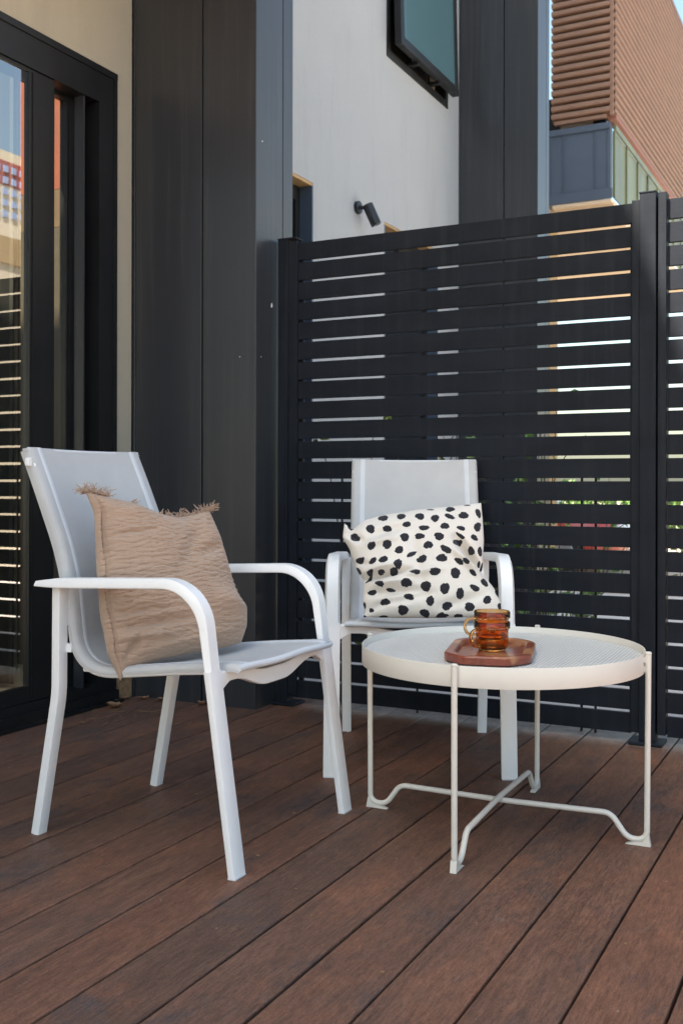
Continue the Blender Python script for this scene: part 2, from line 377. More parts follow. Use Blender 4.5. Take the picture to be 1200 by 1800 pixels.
def smooth_path(pts, n=40):
    """Catmull-Rom through points"""
    P = [Vector(q) for q in pts]; P = [P[0]*2-P[1]]+P+[P[-1]*2-P[-2]]; o = []; k = len(P)-3
    for i in range(n+1):
        t = i/n*k; j = min(int(t), k-1); t -= j; a, b, c, d = P[j:j+4]
        o.append(.5*((2*b)+(c-a)*t+(2*a-5*b+4*c-d)*t*t+(3*b-a-3*c+d)*t**3))
    return o
def copy_tree(o, parent=None):
    c = o.copy(); COL.objects.link(c); c.parent = parent
    for ch in [q for q in bpy.data.objects if q.parent == o]: copy_tree(ch, c)
    return c
rnd = random.Random(7)

# ------------------------------------------------------------------ ground, deck
ground = MB(); ground.box((-60, -40, -.45), (80, 120, -.35)); tag(ground.build('ground', M['concrete']), kind='structure')
def build_deck():
    P0 = -1.003; pitch = .1433; w = .1377; mb = MB(); vals = []
    rb = random.Random(11)
    for k in range(-11, 26):
        x0 = P0+k*pitch+.0028; x1 = x0+w
        jit = [rb.uniform(-.0008, .0008) for _ in range(2)]
        n0 = len(mb.bm.faces)
        mb.box((x0+jit[0], -2.2, -.022), (x1+jit[1], 3.78, rb.uniform(-.0006, .0006)), bevel=.0028)
        vals += [rb.random()]*(len(mb.bm.faces)-n0)
    me = bpy.data.meshes.new('deck')
    mb.bm.normal_update(); mb.bm.to_mesh(me); mb.bm.free()
    at = me.attributes.new('board', 'FLOAT', 'FACE'); at.data.foreach_set('value', vals)
    tag(link('deck', me, None, [M['deck']]), kind='structure')
    tag(MB().box((-2.58, -2.2, -.345), (2.7, 3.76, -.028)).build('deck_subfloor', M['groove']), kind='structure')
build_deck()
tag(MB().box((-2.59, 3.80, -.34), (2.7, 8.6, -.05)).build('neighbour_paving', M['paving']), kind='structure')

# ------------------------------------------------------------------ the terrace house (left)
XW = -2.596
def wall_with_openings(y0, y1, z1, ops, m, parent, x0=XW-.25, x1=XW, zb=-.345):
    """wall in the plane x = x1 between y0 and y1 with openings (y0, y1, z0, z1), boxes butted end to end"""
    ys = sorted({y0, y1, *[o[0] for o in ops], *[o[1] for o in ops]}); mb = MB()
    for a, b in zip(ys[:-1], ys[1:]):
        cut = sorted([(o[2], o[3]) for o in ops if o[0] <= a+1e-6 and o[1] >= b-1e-6]); z = zb
        for c0, c1 in cut:
            if c0 > z+1e-6: mb.box((x0, a, z), (x1, b, c0))
            z = c1
        mb.box((x0, a, z), (x1, b, z1))
    # drop the faces where boxes meet
    bmesh.ops.remove_doubles(mb.bm, verts=mb.bm.verts, dist=1e-5)
    seen = {}
    for f in list(mb.bm.faces):
        k = tuple(sorted(tuple(round(c, 4) for c in v.co) for v in f.verts)); seen.setdefault(k, []).append(f)
    bmesh.ops.delete(mb.bm, geom=[f for fs in seen.values() if len(fs) > 1 for f in fs], context='FACES_ONLY')
    return mb.build('wall', m, parent)

houseA = empty('terrace_house', (XW, 1, 0), label='cream rendered house with black sliding glass door beside the woven chair at left', cat='house')
def A(o): o.parent = houseA; o.matrix_parent_inverse = Matrix.Translation((-XW, -1, 0)); return o
A(wall_with_openings(-3.6, 3.262, 7.20, [(-1.2, 3.166, -.345, 2.397)], M['cream'], None))
rf = MB(); HX0, HX1, HY0, HY1 = -6.2, -3.6, -.35, 1.3      # added roof opening, lets sun down onto the panel in the room
rf.box((-9, -3.6, 7.201), (XW+.03, HY0, 7.36)).box((-9, HY1, 7.201), (XW+.03, 3.262, 7.36)).box((-9, HY0, 7.201), (HX0, HY1, 7.36)).box((HX1, HY0, 7.201), (XW+.03, HY1, 7.36))
A(rf.build('roof', M['fence']))
A(MB().box((-9, -3.6, -.345), (-2.85, -3.4, 7.2)).build('side_wall', M['cream']))
A(MB().box((-9, -3.4, 2.8), (-8.8, 3.262, 7.2)).build('rear_wall', M['cream']))  # raised off the floor, an added opening for daylight into the room
A(MB().box((XW+.002, -3.6, 2.86), (-1.95, 3.05, 3.02)).build('overhang', M['timber']))
A(MB().box((XW+.002, 3.170, -.002), (XW+.006, 3.262, .085), bevel=.001).build('wall_base', M['rust']))
# room behind the glass
room = MB()
room.box((-6.5, -2, -.02), (-2.86, 3.2, .0)); room.box((-6.5, 3.2, 2.6), (-2.86, 3.22, 7.1))
room.box((-6.5, -2.02, 0), (-2.86, -2.0, 2.6)); room.box((-6.5, 3.2, 0), (-2.86, 3.22, 2.6))
A(room.build('room', M['roomwall']))
# sliding door
door = empty('sliding_door', (0, 0, 0)); A(door)
GX = -2.625
def piece(name, m, parent, *boxes):
    for b_ in boxes: MB().box(*b_).build(name, m, parent)
fr_ = MB()
fr_.box((GX-.09, 3.066, .0), (XW+.004, 3.1655, 2.3965)).box((GX-.09, -1.2, 2.262), (XW+.004, 3.0658, 2.3965))
fr_.box((GX-.09, -1.1995, .0), (XW+.004, -1.13, 2.2618)).box((GX-.09, -1.1298, .0), (XW+.004, 3.0658, .075))
fr_.build('door_frame', M['black'], door)
MB().box((XW+.0042, -1.2, 2.372), (XW+.010, 3.166, 2.3968)).build('drip_edge', M['black'], door)
MB().box((XW+.0042, 3.146, .05), (XW+.009, 3.166, 2.3715)).build('edge_trim', M['black'], door)
MB().box((XW+.0042, -1.2, .0), (XW+.022, 3.166, .045)).build('threshold', M['black'], door)
MB().box((XW+.0222, -1.2, .0), (XW+.045, 3.166, .012)).build('threshold_lip', M['black'], door)
def panel(ya, yb, gx, sa, sb, z0=.076, z1=2.2615, t=.016):
    d = MB()
    d.box((gx-t, ya, z0), (gx+t, ya+sa, z1), bevel=.002).box((gx-t, yb-sb, z0), (gx+t, yb, z1), bevel=.002)
    d.box((gx-t+.0005, ya+sa-.001, z1-.012), (gx+t-.0005, yb-sb+.001, z1-.0004)).box((gx-t+.0005, ya+sa-.001, z0+.0004), (gx+t-.0005, yb-sb+.001, z0+.055))
    o = d.build('sliding_panel', M['black'], door)
    MB().box((gx-.003, ya+sa-.0005, z0+.0548), (gx+.003, yb-sb+.0005, z1-.0118)).build('glass_pane', M['doorglass'], o)
    MB().box((gx+t, yb-sb+.012, z0+.01), (gx+t+.003, yb-sb+.016, z1-.01)).build('seal', M['groove'], o)
    return o
panel(.80, 2.836, GX+.016, .10, .124, t=.010)
panel(2.785, 3.064, GX-.055, .06, .096)
panel(-1.128, .92, GX-.055, .10, .10)
MB().box((GX-.02, 2.990, .076), (GX+.024, 2.996, 2.2615)).build('track_guide', M['clad'], door)
# inside the room: an added panel with the wall's warm lamplight in its colours
wh = empty('added_panel', (-3.6, 3.19, 1.4), label='added orange and tan panel standing in for the warm lit wall indoors', cat='added panel')
MB().box((.50, -.02, .60), (.735, 0, 1.19)).build('orange_lit_band', M['orange'], wh)
MB().box((.50, -.02, .45), (.735, 0, .598)).build('tan_band', M['olive'], wh)
MB().box((.50, -.02, -1.3), (.735, 0, .448)).build('olive_band', M['drape2'], wh)
cu = MB(); rows = []  # added drape, keeps the sunlit room wall dark behind the glass
for z in (.02, 1.3, 2.7, 7.0): rows.append([Vector((-6.4+k*.033, 3.13+.022*math.sin(k*.9)+.008*math.sin(k*2.3), z)) for k in range(101)])
cu.grid(rows); cu.grid([[v+Vector((0, .006, 0)) for v in r_] for r_ in rows], flip=True)
tag(cu.build('added_curtain', M['drape'], None, 60), 'dark full height drape added in the room to cover its sunlit wall', 'added_curtain')
MB().tube([(.47, -.01, 1.195), (.735, -.01, 1.195)], .008).build('rod', M['black'], wh, 50)

# metal clad fins on the party walls
def fin(y):
    t = empty('clad_column', (-2.03, y, -.345))
    c = MB(); z0, z1 = 0, 7.6
    X0 = -.566; xs = [(X0-.2, X0+.011), (X0+.012, -.240), (-.235, 0.0)]
    # front pan 1 / 2, side return, groove backing
    c.box((X0, 0, z0), (X0+.0105, .27, z1), bevel=.0015)
    c.box((X0+.0125, .002, z0), (-.2425, .27, z1), bevel=.002)
    c.box((-.2345, 0, z0), (0, .192, z1), bevel=.002)
    c.box((-.2345, .197, z0), (0, .27, z1), bevel=.002)
    c.build('cladding', M['clad'], t)
    MB().box((X0+.012, .030, z0), (-.030, .26, z1-.02)).build('backing', M['groove'], t)
    MB().box((X0-.01, -.02, z1), (.02, .29, z1+.03)).build('cap', M['clad'], t)
    return t
c1 = fin(3.27); tag(c1, 'dark grey metal clad column between sliding door and slatted fence', 'column')
c2 = copy_tree(c1); c2.location = (-2.03, 6.84, -.345); tag(c2, 'farther blue grey metal clad column rising behind the slatted fence', 'column')
# rivets and a paint chip on the near column
for bx in (((-2.10, 3.2685, 1.30), (-2.097, 3.2698, 1.303)), ((-2.0298, 3.305, 1.30), (-2.0285, 3.308, 1.303)), ((-2.0298, 3.31, 2.10), (-2.0285, 3.314, 2.104))):
    MB().box(*bx).build('rivet', M['white'], c1).location = (2.03, -3.27, .345)
rv = MB(); rv.prism([(0, 0), (.008, .002), (.009, .008), (.005, .017), (.001, .015)], 0, .0012)
ch = rv.build('paint_chip', M['white'], c1); ch.rotation_euler = (R(90), 0, R(90)); ch.location = (.0016, .105, 1.495+.345)

# ------------------------------------------------------------------ neighbouring house
houseB = empty('neighbour_house', (XW, 5.2, 0), label='pale grey rendered house with open awning window above the fence', cat='house')
def B(o): o.parent = houseB; o.matrix_parent_inverse = Matrix.Translation((-XW, -5.2, 0)); return o
W0, W1, WZ = 5.64, 6.62, 3.383
B(wall_with_openings(3.552, 6.838, 7.35, [(3.85, 4.737, -.345, 2.392), (5.613, 6.461, -.345, 2.392), (W0, W1, WZ, 4.75)], M['render'], None))
B(MB().box((-9, 3.552, 7.351), (XW+.03, 6.838, 7.5)).build('roof', M['fence']))
B(MB().box((-9, 3.29, -.345), (-8.8, 6.838, 7.35)).build('rear_wall', M['render']))
B(MB().box((-9, 6.842, -.345), (-2.86, 7.08, 7.35)).build('side_wall', M['render']))
for y0, y1 in ((3.85, 4.737), (5.613, 6.461)):
    d = empty('terrace_door', (0, 0, 0)); B(d)
    q = MB().box((XW-.2, y1-.012, -.34), (XW+.002, y1-.0005, 2.375)).box((XW-.2, y0+.0005, -.34), (XW+.002, y0+.012, 2.375))
    q.build('door_frame', M['blue'], d)
    MB().box((XW-.2, y0+.0005, 2.3752), (XW-.002, y1-.0005, 2.3915)).build('lintel', M['brass'], d)
    q = MB().box((XW-.11, y0+.014, -.34), (XW-.07, y0+.06, 2.374)).box((XW-.11, y1-.06, -.34), (XW-.07, y1-.014, 2.374)).box((XW-.11, y0+.0602, 2.30), (XW-.07, y1-.0602, 2.374))
    q.build('door_leaf', M['black'], d)
    MB().box((XW-.095, y0+.0602, -.34), (XW-.085, y1-.0602, 2.2998)).build('glass_pane', M['darkglass'], d)
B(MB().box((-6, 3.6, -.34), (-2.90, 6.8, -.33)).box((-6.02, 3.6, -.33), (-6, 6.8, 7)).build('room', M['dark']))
# awning window, sash pushed out at the bottom
wi = empty('awning_window', (0, 0, 0)); B(wi)
q = MB(); a = .0005; t = .045; x0, x1 = XW-.12, XW+.008
q.box((x0, W0+a, WZ+a), (x1, W0+t, 4.749)).box((x0, W1-t, WZ+a), (x1, W1-a, 4.749)).box((x0, W0+t+.0002, WZ+a), (x1, W1-t-.0002, WZ+t)).box((x0, W0+t+.0002, 4.70), (x1, W1-t-.0002, 4.749))
q.build('window_frame', M['black'], wi)
MB().box((x0+.02, W1-t-.02, WZ+t), (x0+.05, W1-t-.0005, 4.6)).build('window_reveal', M['soffit'], wi)
MT = Matrix.Translation((XW+.012, 0, 4.72)) @ Matrix.Rotation(R(-1.5), 4, 'Y') @ Matrix.Translation((0, 0, -1.272))
q = MB(); s0, s1, H = W0+.02, W1-.012, 1.272
q.box((0, s0, 0), (.045, s0+.05, H), .003, MT).box((0, s1-.05, 0), (.045, s1, H), .003, MT).box((0.001, s0+.0502, 0), (.044, s1-.0502, .055), .003, MT).box((0.001, s0+.0502, H-.05), (.044, s1-.0502, H), .003, MT)
sash = q.build('sash', M['black'], wi)
q = MB(); q.box((.030, s0+.048, .05), (.038, s1-.048, H-.045), 0, MT); q.build('glass_pane', M['tealglass'], sash)
piece('window_stay', M['black'], wi, ((XW-.05, 6.30, WZ+.05), (XW+.07, 6.33, WZ+.07)), ((XW-.05, 5.95, WZ+.05), (XW+.07, 5.98, WZ+.07)))
# dark interior behind window
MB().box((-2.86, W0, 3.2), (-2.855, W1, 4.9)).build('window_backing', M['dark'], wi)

# spotlight on the wall
sp = empty('wall_spotlight', (XW, 5.245, 2.385), label='small black cylindrical spotlight fixed to the pale rendered wall', cat='wall light')
def disc(mb, r, h, mtx, seg=24, bev=.002):
    rows = []
    for rr, z in ((.0001, 0), (r-bev, 0), (r, bev), (r, h-bev), (r-bev, h), (.0001, h)):
        rows.append([mtx @ Vector((rr*math.cos(2*math.pi*k/seg), rr*math.sin(2*math.pi*k/seg), z)) for k in range(seg)])
    mb.grid(rows, closed=True)
q = MB(); disc(q, .036, .022, Matrix.Rotation(R(90), 4, 'Y')); q.build('base_plate', M['spot'], sp, 40)
q = MB(); q.tube([(.02, 0, 0), (.036, .002, -.002), (.052, .008, -.006)], .011, 10); q.build('knuckle', M['spot'], sp, 40)
axis = Vector((.34, .22, -.90)).normalized(); rot = axis.to_track_quat('Z', 'Y').to_matrix().to_4x4()
q = MB(); disc(q, .030, .125, Matrix.Translation(Vector((.062, .010, .014))) @ rot, 28, .003); hd = q.build('lamp_head', M['spot'], sp, 40)
q = MB(); disc(q, .021, .002, Matrix.Translation(Vector((.062, .010, .014))+axis*.1245) @ rot); q.build('lens', M['tealglass'], hd, 40)

# ------------------------------------------------------------------ unseen block added to keep the sun off the ribbed screen
tag(MB().box((-9, 7.12, -.35), (-3.42, 10.9, 9.8)).build('added_sun_block', M['render']), 'plain grey block added behind the farther clad column to shade the ribbed house', 'house')

# ribbed building over a carport
rb = empty('ribbed_house', (-2.5, 11.08, -.35), label='rust brown ribbed upper storey with slate blue balcony beyond the fence', cat='house')
def Rb(o): o.parent = rb; o.matrix_parent_inverse = Matrix.Translation((2.5, -11.08, .35)); return o
def ribs(name, P0, P1, nrm, z0, z1, pitch=.0855, depth=.045):
    """one sheet of horizontal round ribs between two plan points"""
    P0 = Vector((*P0, 0)); P1 = Vector((*P1, 0)); nn = Vector((*nrm, 0)); rows = []; n = int((z1-z0)/pitch)
    for i in range(n):
        zb = z0+i*pitch
        for a, d in ((0, -.8), (.20, -.8), (.22, .45), (.31, .9), (.48, 1.0), (.72, .95), (.88, .7), (.97, .35)):
            z = zb+a*pitch; rows.append([P0+nn*(depth*d)+Vector((0, 0, z)), P1+nn*(depth*d)+Vector((0, 0, z))])
    rows.append([P0+Vector((0, 0, z0+n*pitch)), P1+Vector((0, 0, z0+n*pitch))])
    mb = MB(); mb.grid(rows); back = [[v-nn*.05 for v in rows[0]], [v-nn*.05 for v in rows[-1]]]
    mb.grid(back, flip=True); return mb.build(name, M['rib'], None, 35)
Rb(ribs('ribbed_front', (-3.13, 11.08), (-2.5, 11.08), (0, -1), 4.76, 7.33))
Rb(ribs('ribbed_side', (-2.5, 11.08), (-2.5, 20.5), (1, 0), 4.76, 7.33))
Rb(MB().box((-2.506, 11.05, 4.74), (-2.47, 11.086, 7.34)).build('corner_trim', M['rib']))
Rb(MB().box((-2.54, 11.11, 4.71), (-2.45, 20.5, 4.757)).build('edge_trim', M['trim']))
Rb(MB().box((-3.10, 11.05, 4.72), (-2.542, 11.10, 4.757)).build('edge_trim', M['rib']))
Rb(MB().box((-3.08, 11.12, 7.34), (-2.46, 20.5, 7.40)).build('roof', M['rib']))
# balcony
Rb(MB().box((-3.26, 11.06, 3.885), (-2.50, 11.14, 4.655), .004).build('balcony_panel', M['blue']))
bt = MB(); bt.box((-3.28, 11.04, 4.60), (-2.495, 11.055, 4.665)).box((-3.28, 11.04, 3.86), (-2.48, 11.055, 3.97))
for x in (-3.15, -3.0, -2.66, -2.53): bt.box((x, 11.046, 3.972), (x+.012, 11.058, 4.598))
Rb(bt.build('balcony_rail', M['blue']))
Rb(MB().box((-2.50, 11.15, 3.90), (-2.488, 16.5, 4.60)).build('balcony_glass', M['greenglass']))
gp = MB()
for k in range(9): gp.box((-2.486, 11.15+.6*k, 3.88), (-2.47, 11.18+.6*k, 4.6018))
gp.box((-2.486, 11.15, 4.602), (-2.46, 16.5, 4.66)); Rb(gp.build('balcony_frame', M['greenglass']))
Rb(MB().box((-8, 11.16, 3.72), (-2.487, 16.2, 3.86)).box((-3.12, 11.05, 3.825), (-2.49, 11.158, 3.857)).build('floor_slab', M['soffit']))
for x in (-3.25, -2.74): Rb(MB().box((x, 11.3, 4.10), (x+.13, 11.38, 5.1)).build('window_post', M['black']))
Rb(MB().box((-3.4, 11.5, 3.9), (-2.70, 11.6, 5.1)).build('blind', M['soffit']))
Rb(MB().box((-3.29, 11.08, -.35), (-3.155, 11.4, 3.72)).build('carport_pier', M['tan']))

# ------------------------------------------------------------------ slatted fence
PX = -.703
fence = empty('slatted_fence', (-1.95, 3.42, 0), label='tall charcoal slatted privacy fence behind the spotted cushion chair', cat='fence')
def F(o): o.parent = fence; o.matrix_parent_inverse = Matrix.Translation((1.95, -3.42, 0)); return o
def slats(x0, x1, n=23, ztop=1.7365, pitch=.0747, h=.0642):
    mb = MB()
    gj = random.Random(int(x0*100))
    for i in range(n):
        z1 = ztop-i*pitch+gj.uniform(-.0006, .0006); dy = gj.uniform(-.0012, .0012)
        mb.box((x0, 3.420+dy, z1-h), (x1, 3.436+dy, z1), bevel=.0012, mtx=Matrix.Translation(((x0+x1)/2, 3.428, z1)) @ Matrix.Rotation(gj.uniform(-.0007, .0007), 4, 'Y') @ Matrix.Rotation(gj.uniform(-.012, .012), 4, 'X') @ Matrix.Translation((-(x0+x1)/2, -3.428, -z1)))
    return mb
F(slats(-1.968, -.7035).build('slat_panel', M['fence']))
for x in (-1.927, -.698): F(MB().box((x-.014, 3.4362, .04), (x+.004, 3.448, 1.735)).build('mounting_strip', M['fence']))
q = MB(); q.box((-2.015, 3.402, .006), (-1.973, 3.452, 1.752), .002).box((-1.972, 3.410, .04), (-1.936, 3.4185, 1.745), .001); q.box((-2.015, 3.400, 1.752), (-1.935, 3.455, 1.757)); q.build('post', M['fence'], None).parent = fence
bpy.data.objects['post'].matrix_parent_inverse = Matrix.Translation((1.95, -3.42, 0))
q = MB(); q.box((-.676, 3.400, .012), (-.625, 3.452, 1.760), .002).box((-.702, 3.408, .035), (-.6765, 3.4185, 1.742), .001)
q.box((-.6185, 3.403, .035), (-.5935, 3.452, 1.757), .001).box((-.678, 3.398, 1.760), (-.624, 3.454, 1.7635)).box((-.6245, 3.43, .035), (-.6188, 3.45, 1.75))
F(q.build('post', M['fence']))
q = MB(); q.box((-.705, 3.375, .0012), (-.600, 3.475, .0110), .003); F(q.build('foot_plate', M['fence']))
q = MB(); q.box((-2.03, 3.375, .0012), (-1.93, 3.47, .0110), .003); F(q.build('foot_plate', M['fence']))
fence2 = empty('slatted_fence', (1, 3.42, 0), label='second slatted fence panel, partly sunlit, right of the thick post', cat='fence')
o = slats(-.5915, 2.62).build('slat_panel', M['fence']); o.parent = fence2; o.matrix_parent_inverse = Matrix.Translation((-1, -3.42, 0))
o = MB().box((2.62, 3.40, .012), (2.70, 3.46, 1.765), .002).build('post', M['fence']); o.parent = fence2; o.matrix_parent_inverse = Matrix.Translation((-1, -3.42, 0))
# thin stakes standing just behind the slats
stakes = [(-1.79, .86), (-1.483, .22), (-.884, .86), (-.837, .86)]
LB = ['thin black stake left of the spotted cushion chair behind the fence', 'short black stake showing below the fence under the white table',
      'thin black stake behind the fence, left of the close pair', 'thin black stake behind the fence, right of the close pair']
for (x, h), lb in zip(stakes, LB):
    o = MB().tube([(x, 3.50, -.34), (x, 3.50, h)], .0045, 8).build('garden_stake', M['wirem'], None, 60)
    tag(o, lb, 'stake', 'stakes behind the fence')
# ------------------------------------------------------------------ chairs
def make_chair(label, loc, rz):
    t = empty('armchair', loc, rz, label, 'chair', 'white sling armchairs')
    W = M['white']
    for s in (-1, 1):
        # one bent bar: front leg and arm, split where the leg meets the seat
        full = fillet([(.268, 0, 0), (.1785, 0, .6115), (-.287, 0, .592)], [.105], 14)
        full = [Vector((q.x, s*(.250-.012*max(0, (.1-q.x))/.38), q.z)) for q in full]
        sec = rrect(.045, .016, .0022, 2)
        low = [full[0], Vector((.268-.0895*.70, s*.250, .6115*.70))]
        up = [low[1]]+full[1:]
        MB().sweep([low[0]+Vector((0, 0, .002)), low[0].lerp(low[1], .5), low[1]], sec).build('leg', W, t, 25)
        # arm: section thins to a wedge at the rear tip
        L = [0]
        for a, b in zip(up[:-1], up[1:]): L.append(L[-1]+(b-a).length)
        upd = [up[0]]
        for a, b in zip(up[:-1], up[1:]):
            n = max(1, int((b-a).length/.03))
            upd += [a.lerp(b, k/n) for k in range(1, n+1)]
        secA = [(.0205, .0095), (-.0205, .0095), (-.0225, .0075), (-.0225, .0035), (-.0170, -.0115), (-.0155, -.0130), (.0155, -.0130), (.0170, -.0115), (.0225, .0035), (.0225, .0075)]
        MB().sweep(upd, secA, scale=lambda u: (1, .66+.34*min(1, u/.30)) if u < .93 else (1, 1-.45*((u-.93)/.07))).build('armrest', W, t, 25)
        # rear leg
        rp = fillet([(-.302, s*.226, 0), (-.240, s*.226, .335), (-.238, s*.226, .588)], [.35], 10)
        MB().sweep(rp, rrect(.030, .023, .0025, 2)).build('leg', W, t, 25)
        # side rail
        rail = smooth_path([(-.345, s*.198, .872), (-.326, s*.198, .827), (-.293, s*.198, .753), (-.262, s*.198, .68), (-.238, s*.198, .60), (-.226, s*.198, .52), (-.216, s*.198, .455),
                            (-.196, s*.198, .418), (-.160, s*.198, .396), (-.11, s*.198, .390), (-.02, s*.198, .400), (.08, s*.198, .412), (.175, s*.198, .421), (.214, s*.198, .425)], 70)
        MB().sweep(rail, rrect(.022, .022, .006, 3)).build('side_rail', W, t, 40)
        # small brackets rail to rear leg, and rail to front leg
        MB().box((-.236, s*.205 if s > 0 else -.216, .432), (-.214, s*.216 if s > 0 else -.205, .452)).build('bracket', W, t)
        MB().box((.188, min(s*.206, s*.232), .408), (.208, max(s*.206, s*.232), .424)).build('bracket', W, t)
        # end caps
        MB().box((.258, s*.250-.0215, .0004), (.277, s*.250+.0215, .004), .001).build('foot_cap', M['hem'], t)
        MB().box((-.312, s*.226-.014, .0004), (-.291, s*.226+.014, .004), .001).build('foot_cap', M['hem'], t)
    # apron with a belly in the middle
    n = 40; rows = []
    for i in range(n+1):
        y = -.228+.456*i/n; u = abs(y)/.228
        belly = .5+.5*math.cos(math.pi*min(1, max(0, (u-.15)/.62)))
        top = .4235-.006*belly-.014*belly; bot = .399-.032*belly-.018*max(0, (u-.86)/.14)
        xx = .204
        rows.append([Vector((xx-.009, y, bot)), Vector((xx+.008, y, bot)), Vector((xx+.010, y, bot+.002)), Vector((xx+.010, y, top-.002)), Vector((xx+.008, y, top)), Vector((xx-.009, y, top))])
    mb = MB(); vs = mb.grid(rows, closed=True); mb.bm.faces.new(vs[0][::-1]); mb.bm.faces.new(vs[-1]); mb.build('front_rail', W, t, 30)
    # rear cross tube under the seat
    MB().sweep([(-.19, -.19, .395), (-.19, .19, .395)], rrect(.02, .02, .004), b=(1, 0, 0)).build('cross_tube', W, t, 40)
    # sling
    path = smooth_path([(-.3645, 0, .908), (-.360, 0, .899), (-.326, 0, .827), (-.293, 0, .753), (-.262, 0, .68), (-.238, 0, .60), (-.226, 0, .52), (-.216, 0, .455),
                        (-.196, 0, .418), (-.160, 0, .396), (-.11, 0, .390), (-.02, 0, .400), (.08, 0, .412), (.175, 0, .421), (.232, 0, .425), (.247, 0, .422)], 110)
    yl = [-.2126, -.2125, -.2105, -.205, -.198, -.186, -.176, -.165, -.14, -.11, -.07, -.03, 0, .03, .07, .11, .14, .165, .176, .186, .198, .205, .2105, .2125, .2126]
    def off(y, u):
        a = abs(y)
        if a > .21255: return .0035 if u > .42 else -.010
        if a > .1979: return math.sqrt(max(0, .0145**2-(a-.198)**2))
        if a > .186: return .0143
        sag = (1-(a/.186)**2)
        depth = .010 if u < .45 else .012
        return .0143-depth*sag
    top, bot, uvs = [], [], []
    for i, q in enumerate(path):
        u = i/(len(path)-1); tg = (path[min(i+1, len(path)-1)]-path[max(i-1, 0)]).normalized(); nn = tg.cross(Vector((0, 1, 0)))
        crown = .012*math.exp(-(u/.02)**2)
        top.append([q+Vector((0, y, 0))+nn*(off(y, u)) for y in yl]); bot.append([q+Vector((0, y, 0))+nn*(off(y, u)-.003) for y in yl])
    n_ = nn
    mb = MB(); rows = [a+b[::-1] for a, b in zip(top, bot)]; vs = mb.grid(rows, closed=True)
    mb.bm.faces.new(vs[0][::-1]); mb.bm.faces.new(vs[-1])
    uvl = mb.bm.loops.layers.uv.new('UVMap')
    k = len(yl)
    for i, row in enumerate(vs):
        for j, v in enumerate(row):
            y = yl[j] if j < k else yl[2*k-1-j]
            for lp in v.link_loops: lp[uvl].uv = (y, i/(len(vs)-1)*1.15)
    sl_ = mb.build('sling_seat', M['sling'], t, 50)
    # pale hems beside the rails
    for s in (-1, 1):
        ra, rb_ = [], []
        for i, q in enumerate(path[1:]):
            u = i/(len(path)-1); j = i+1; tg = (path[min(j+1, len(path)-1)]-path[max(j-1, 0)]).normalized(); nn = tg.cross(Vector((0, 1, 0)))
            ys = [s*.166, s*.170, s*.180, s*.184]
            ra.append([q+Vector((0, y, 0))+nn*(off(y, u)+(.0016 if 0 < m_ < 3 else -.0005)) for m_, y in enumerate(ys)])
        mb = MB(); mb.grid(ra); uvl = mb.bm.loops.layers.uv.new('UVMap')
        for f_ in mb.bm.faces:
            for lp in f_.loops: lp[uvl].uv = (lp.vert.co.y, lp.vert.co.z)
        mb.build('hem', M['hem'], sl_, 60)
    # rolled front hem
    fr = [Vector((.246+.003*math.cos(9*y), y, .4290+.0015*math.sin(25*y))) for y in [(-.212+.424*i/30) for i in range(31)]]
    mb = MB(); mb.tube(fr, .0080, 10); mb.build('front_hem', M['hem'], sl_, 60)
    # back top piping tube
    mb = MB(); mb.tube([Vector((-.356-.006*(1-(y/.21)**2), y, .910-.003*(1-(y/.21)**2))) for y in [(-.208+.416*i/20) for i in range(21)]], .0050, 8)
    mb.build('top_hem', M['hem'], sl_, 60)
    # side button on the back
    MB().box((-.352, -.2235, .868), (-.340, -.2095, .889), .003).build('clip', W, t)
    return t
ch1 = make_chair('white armchair holding the plain beige cushion, beside the sliding door', (-1.46, 2.10, 0), 0)
ch2 = copy_tree(ch1); ch2.location = (-1.254, 2.958, 0); ch2.rotation_euler = (0, 0, math.atan2(-.535, .247))
bpy.data.objects.remove([q for q in bpy.data.objects if q.parent == ch2 and q.name.startswith('clip')][0])
tag(ch2, 'white armchair holding the black dotted cushion, in front of the fence', 'chair', 'white sling armchairs')

# ------------------------------------------------------------------ cushions
# --- pillow surface maths (numpy only) ---
def _resample(pts, s):
    p = np.array(pts, float); d = np.r_[0, np.cumsum(np.hypot(*np.diff(p, axis=0).T))]; d /= d[-1]
    # smooth: resample then box filter, keep the ends
    q = np.stack([np.interp(np.linspace(0, 1, 241), d, p[:, k]) for k in (0, 1)], 1)
    for _ in range(3):
        r = q.copy(); r[3:-3] = sum(q[3+k:len(q)-3+k] for k in range(-3, 4)) / 7.0
        q = r
    return np.stack([np.interp(s, np.linspace(0, 1, 241), q[:, k]) for k in (0, 1)], 1)
def _fold(X, Y, lines):
    w = np.zeros_like(X)
    for x0, y0, x1, y1, wd, dp in lines:
        dx, dy = x1-x0, y1-y0; L2 = dx*dx+dy*dy
        t = np.clip(((X-x0)*dx+(Y-y0)*dy)/L2, 0, 1)
        d = np.hypot(X-x0-t*dx, Y-y0-t*dy)
        fade = np.sin(np.pi*np.clip(t*.8+.1, 0, 1))
        w += dp*np.exp(-(d/wd)**2)*fade
    return w
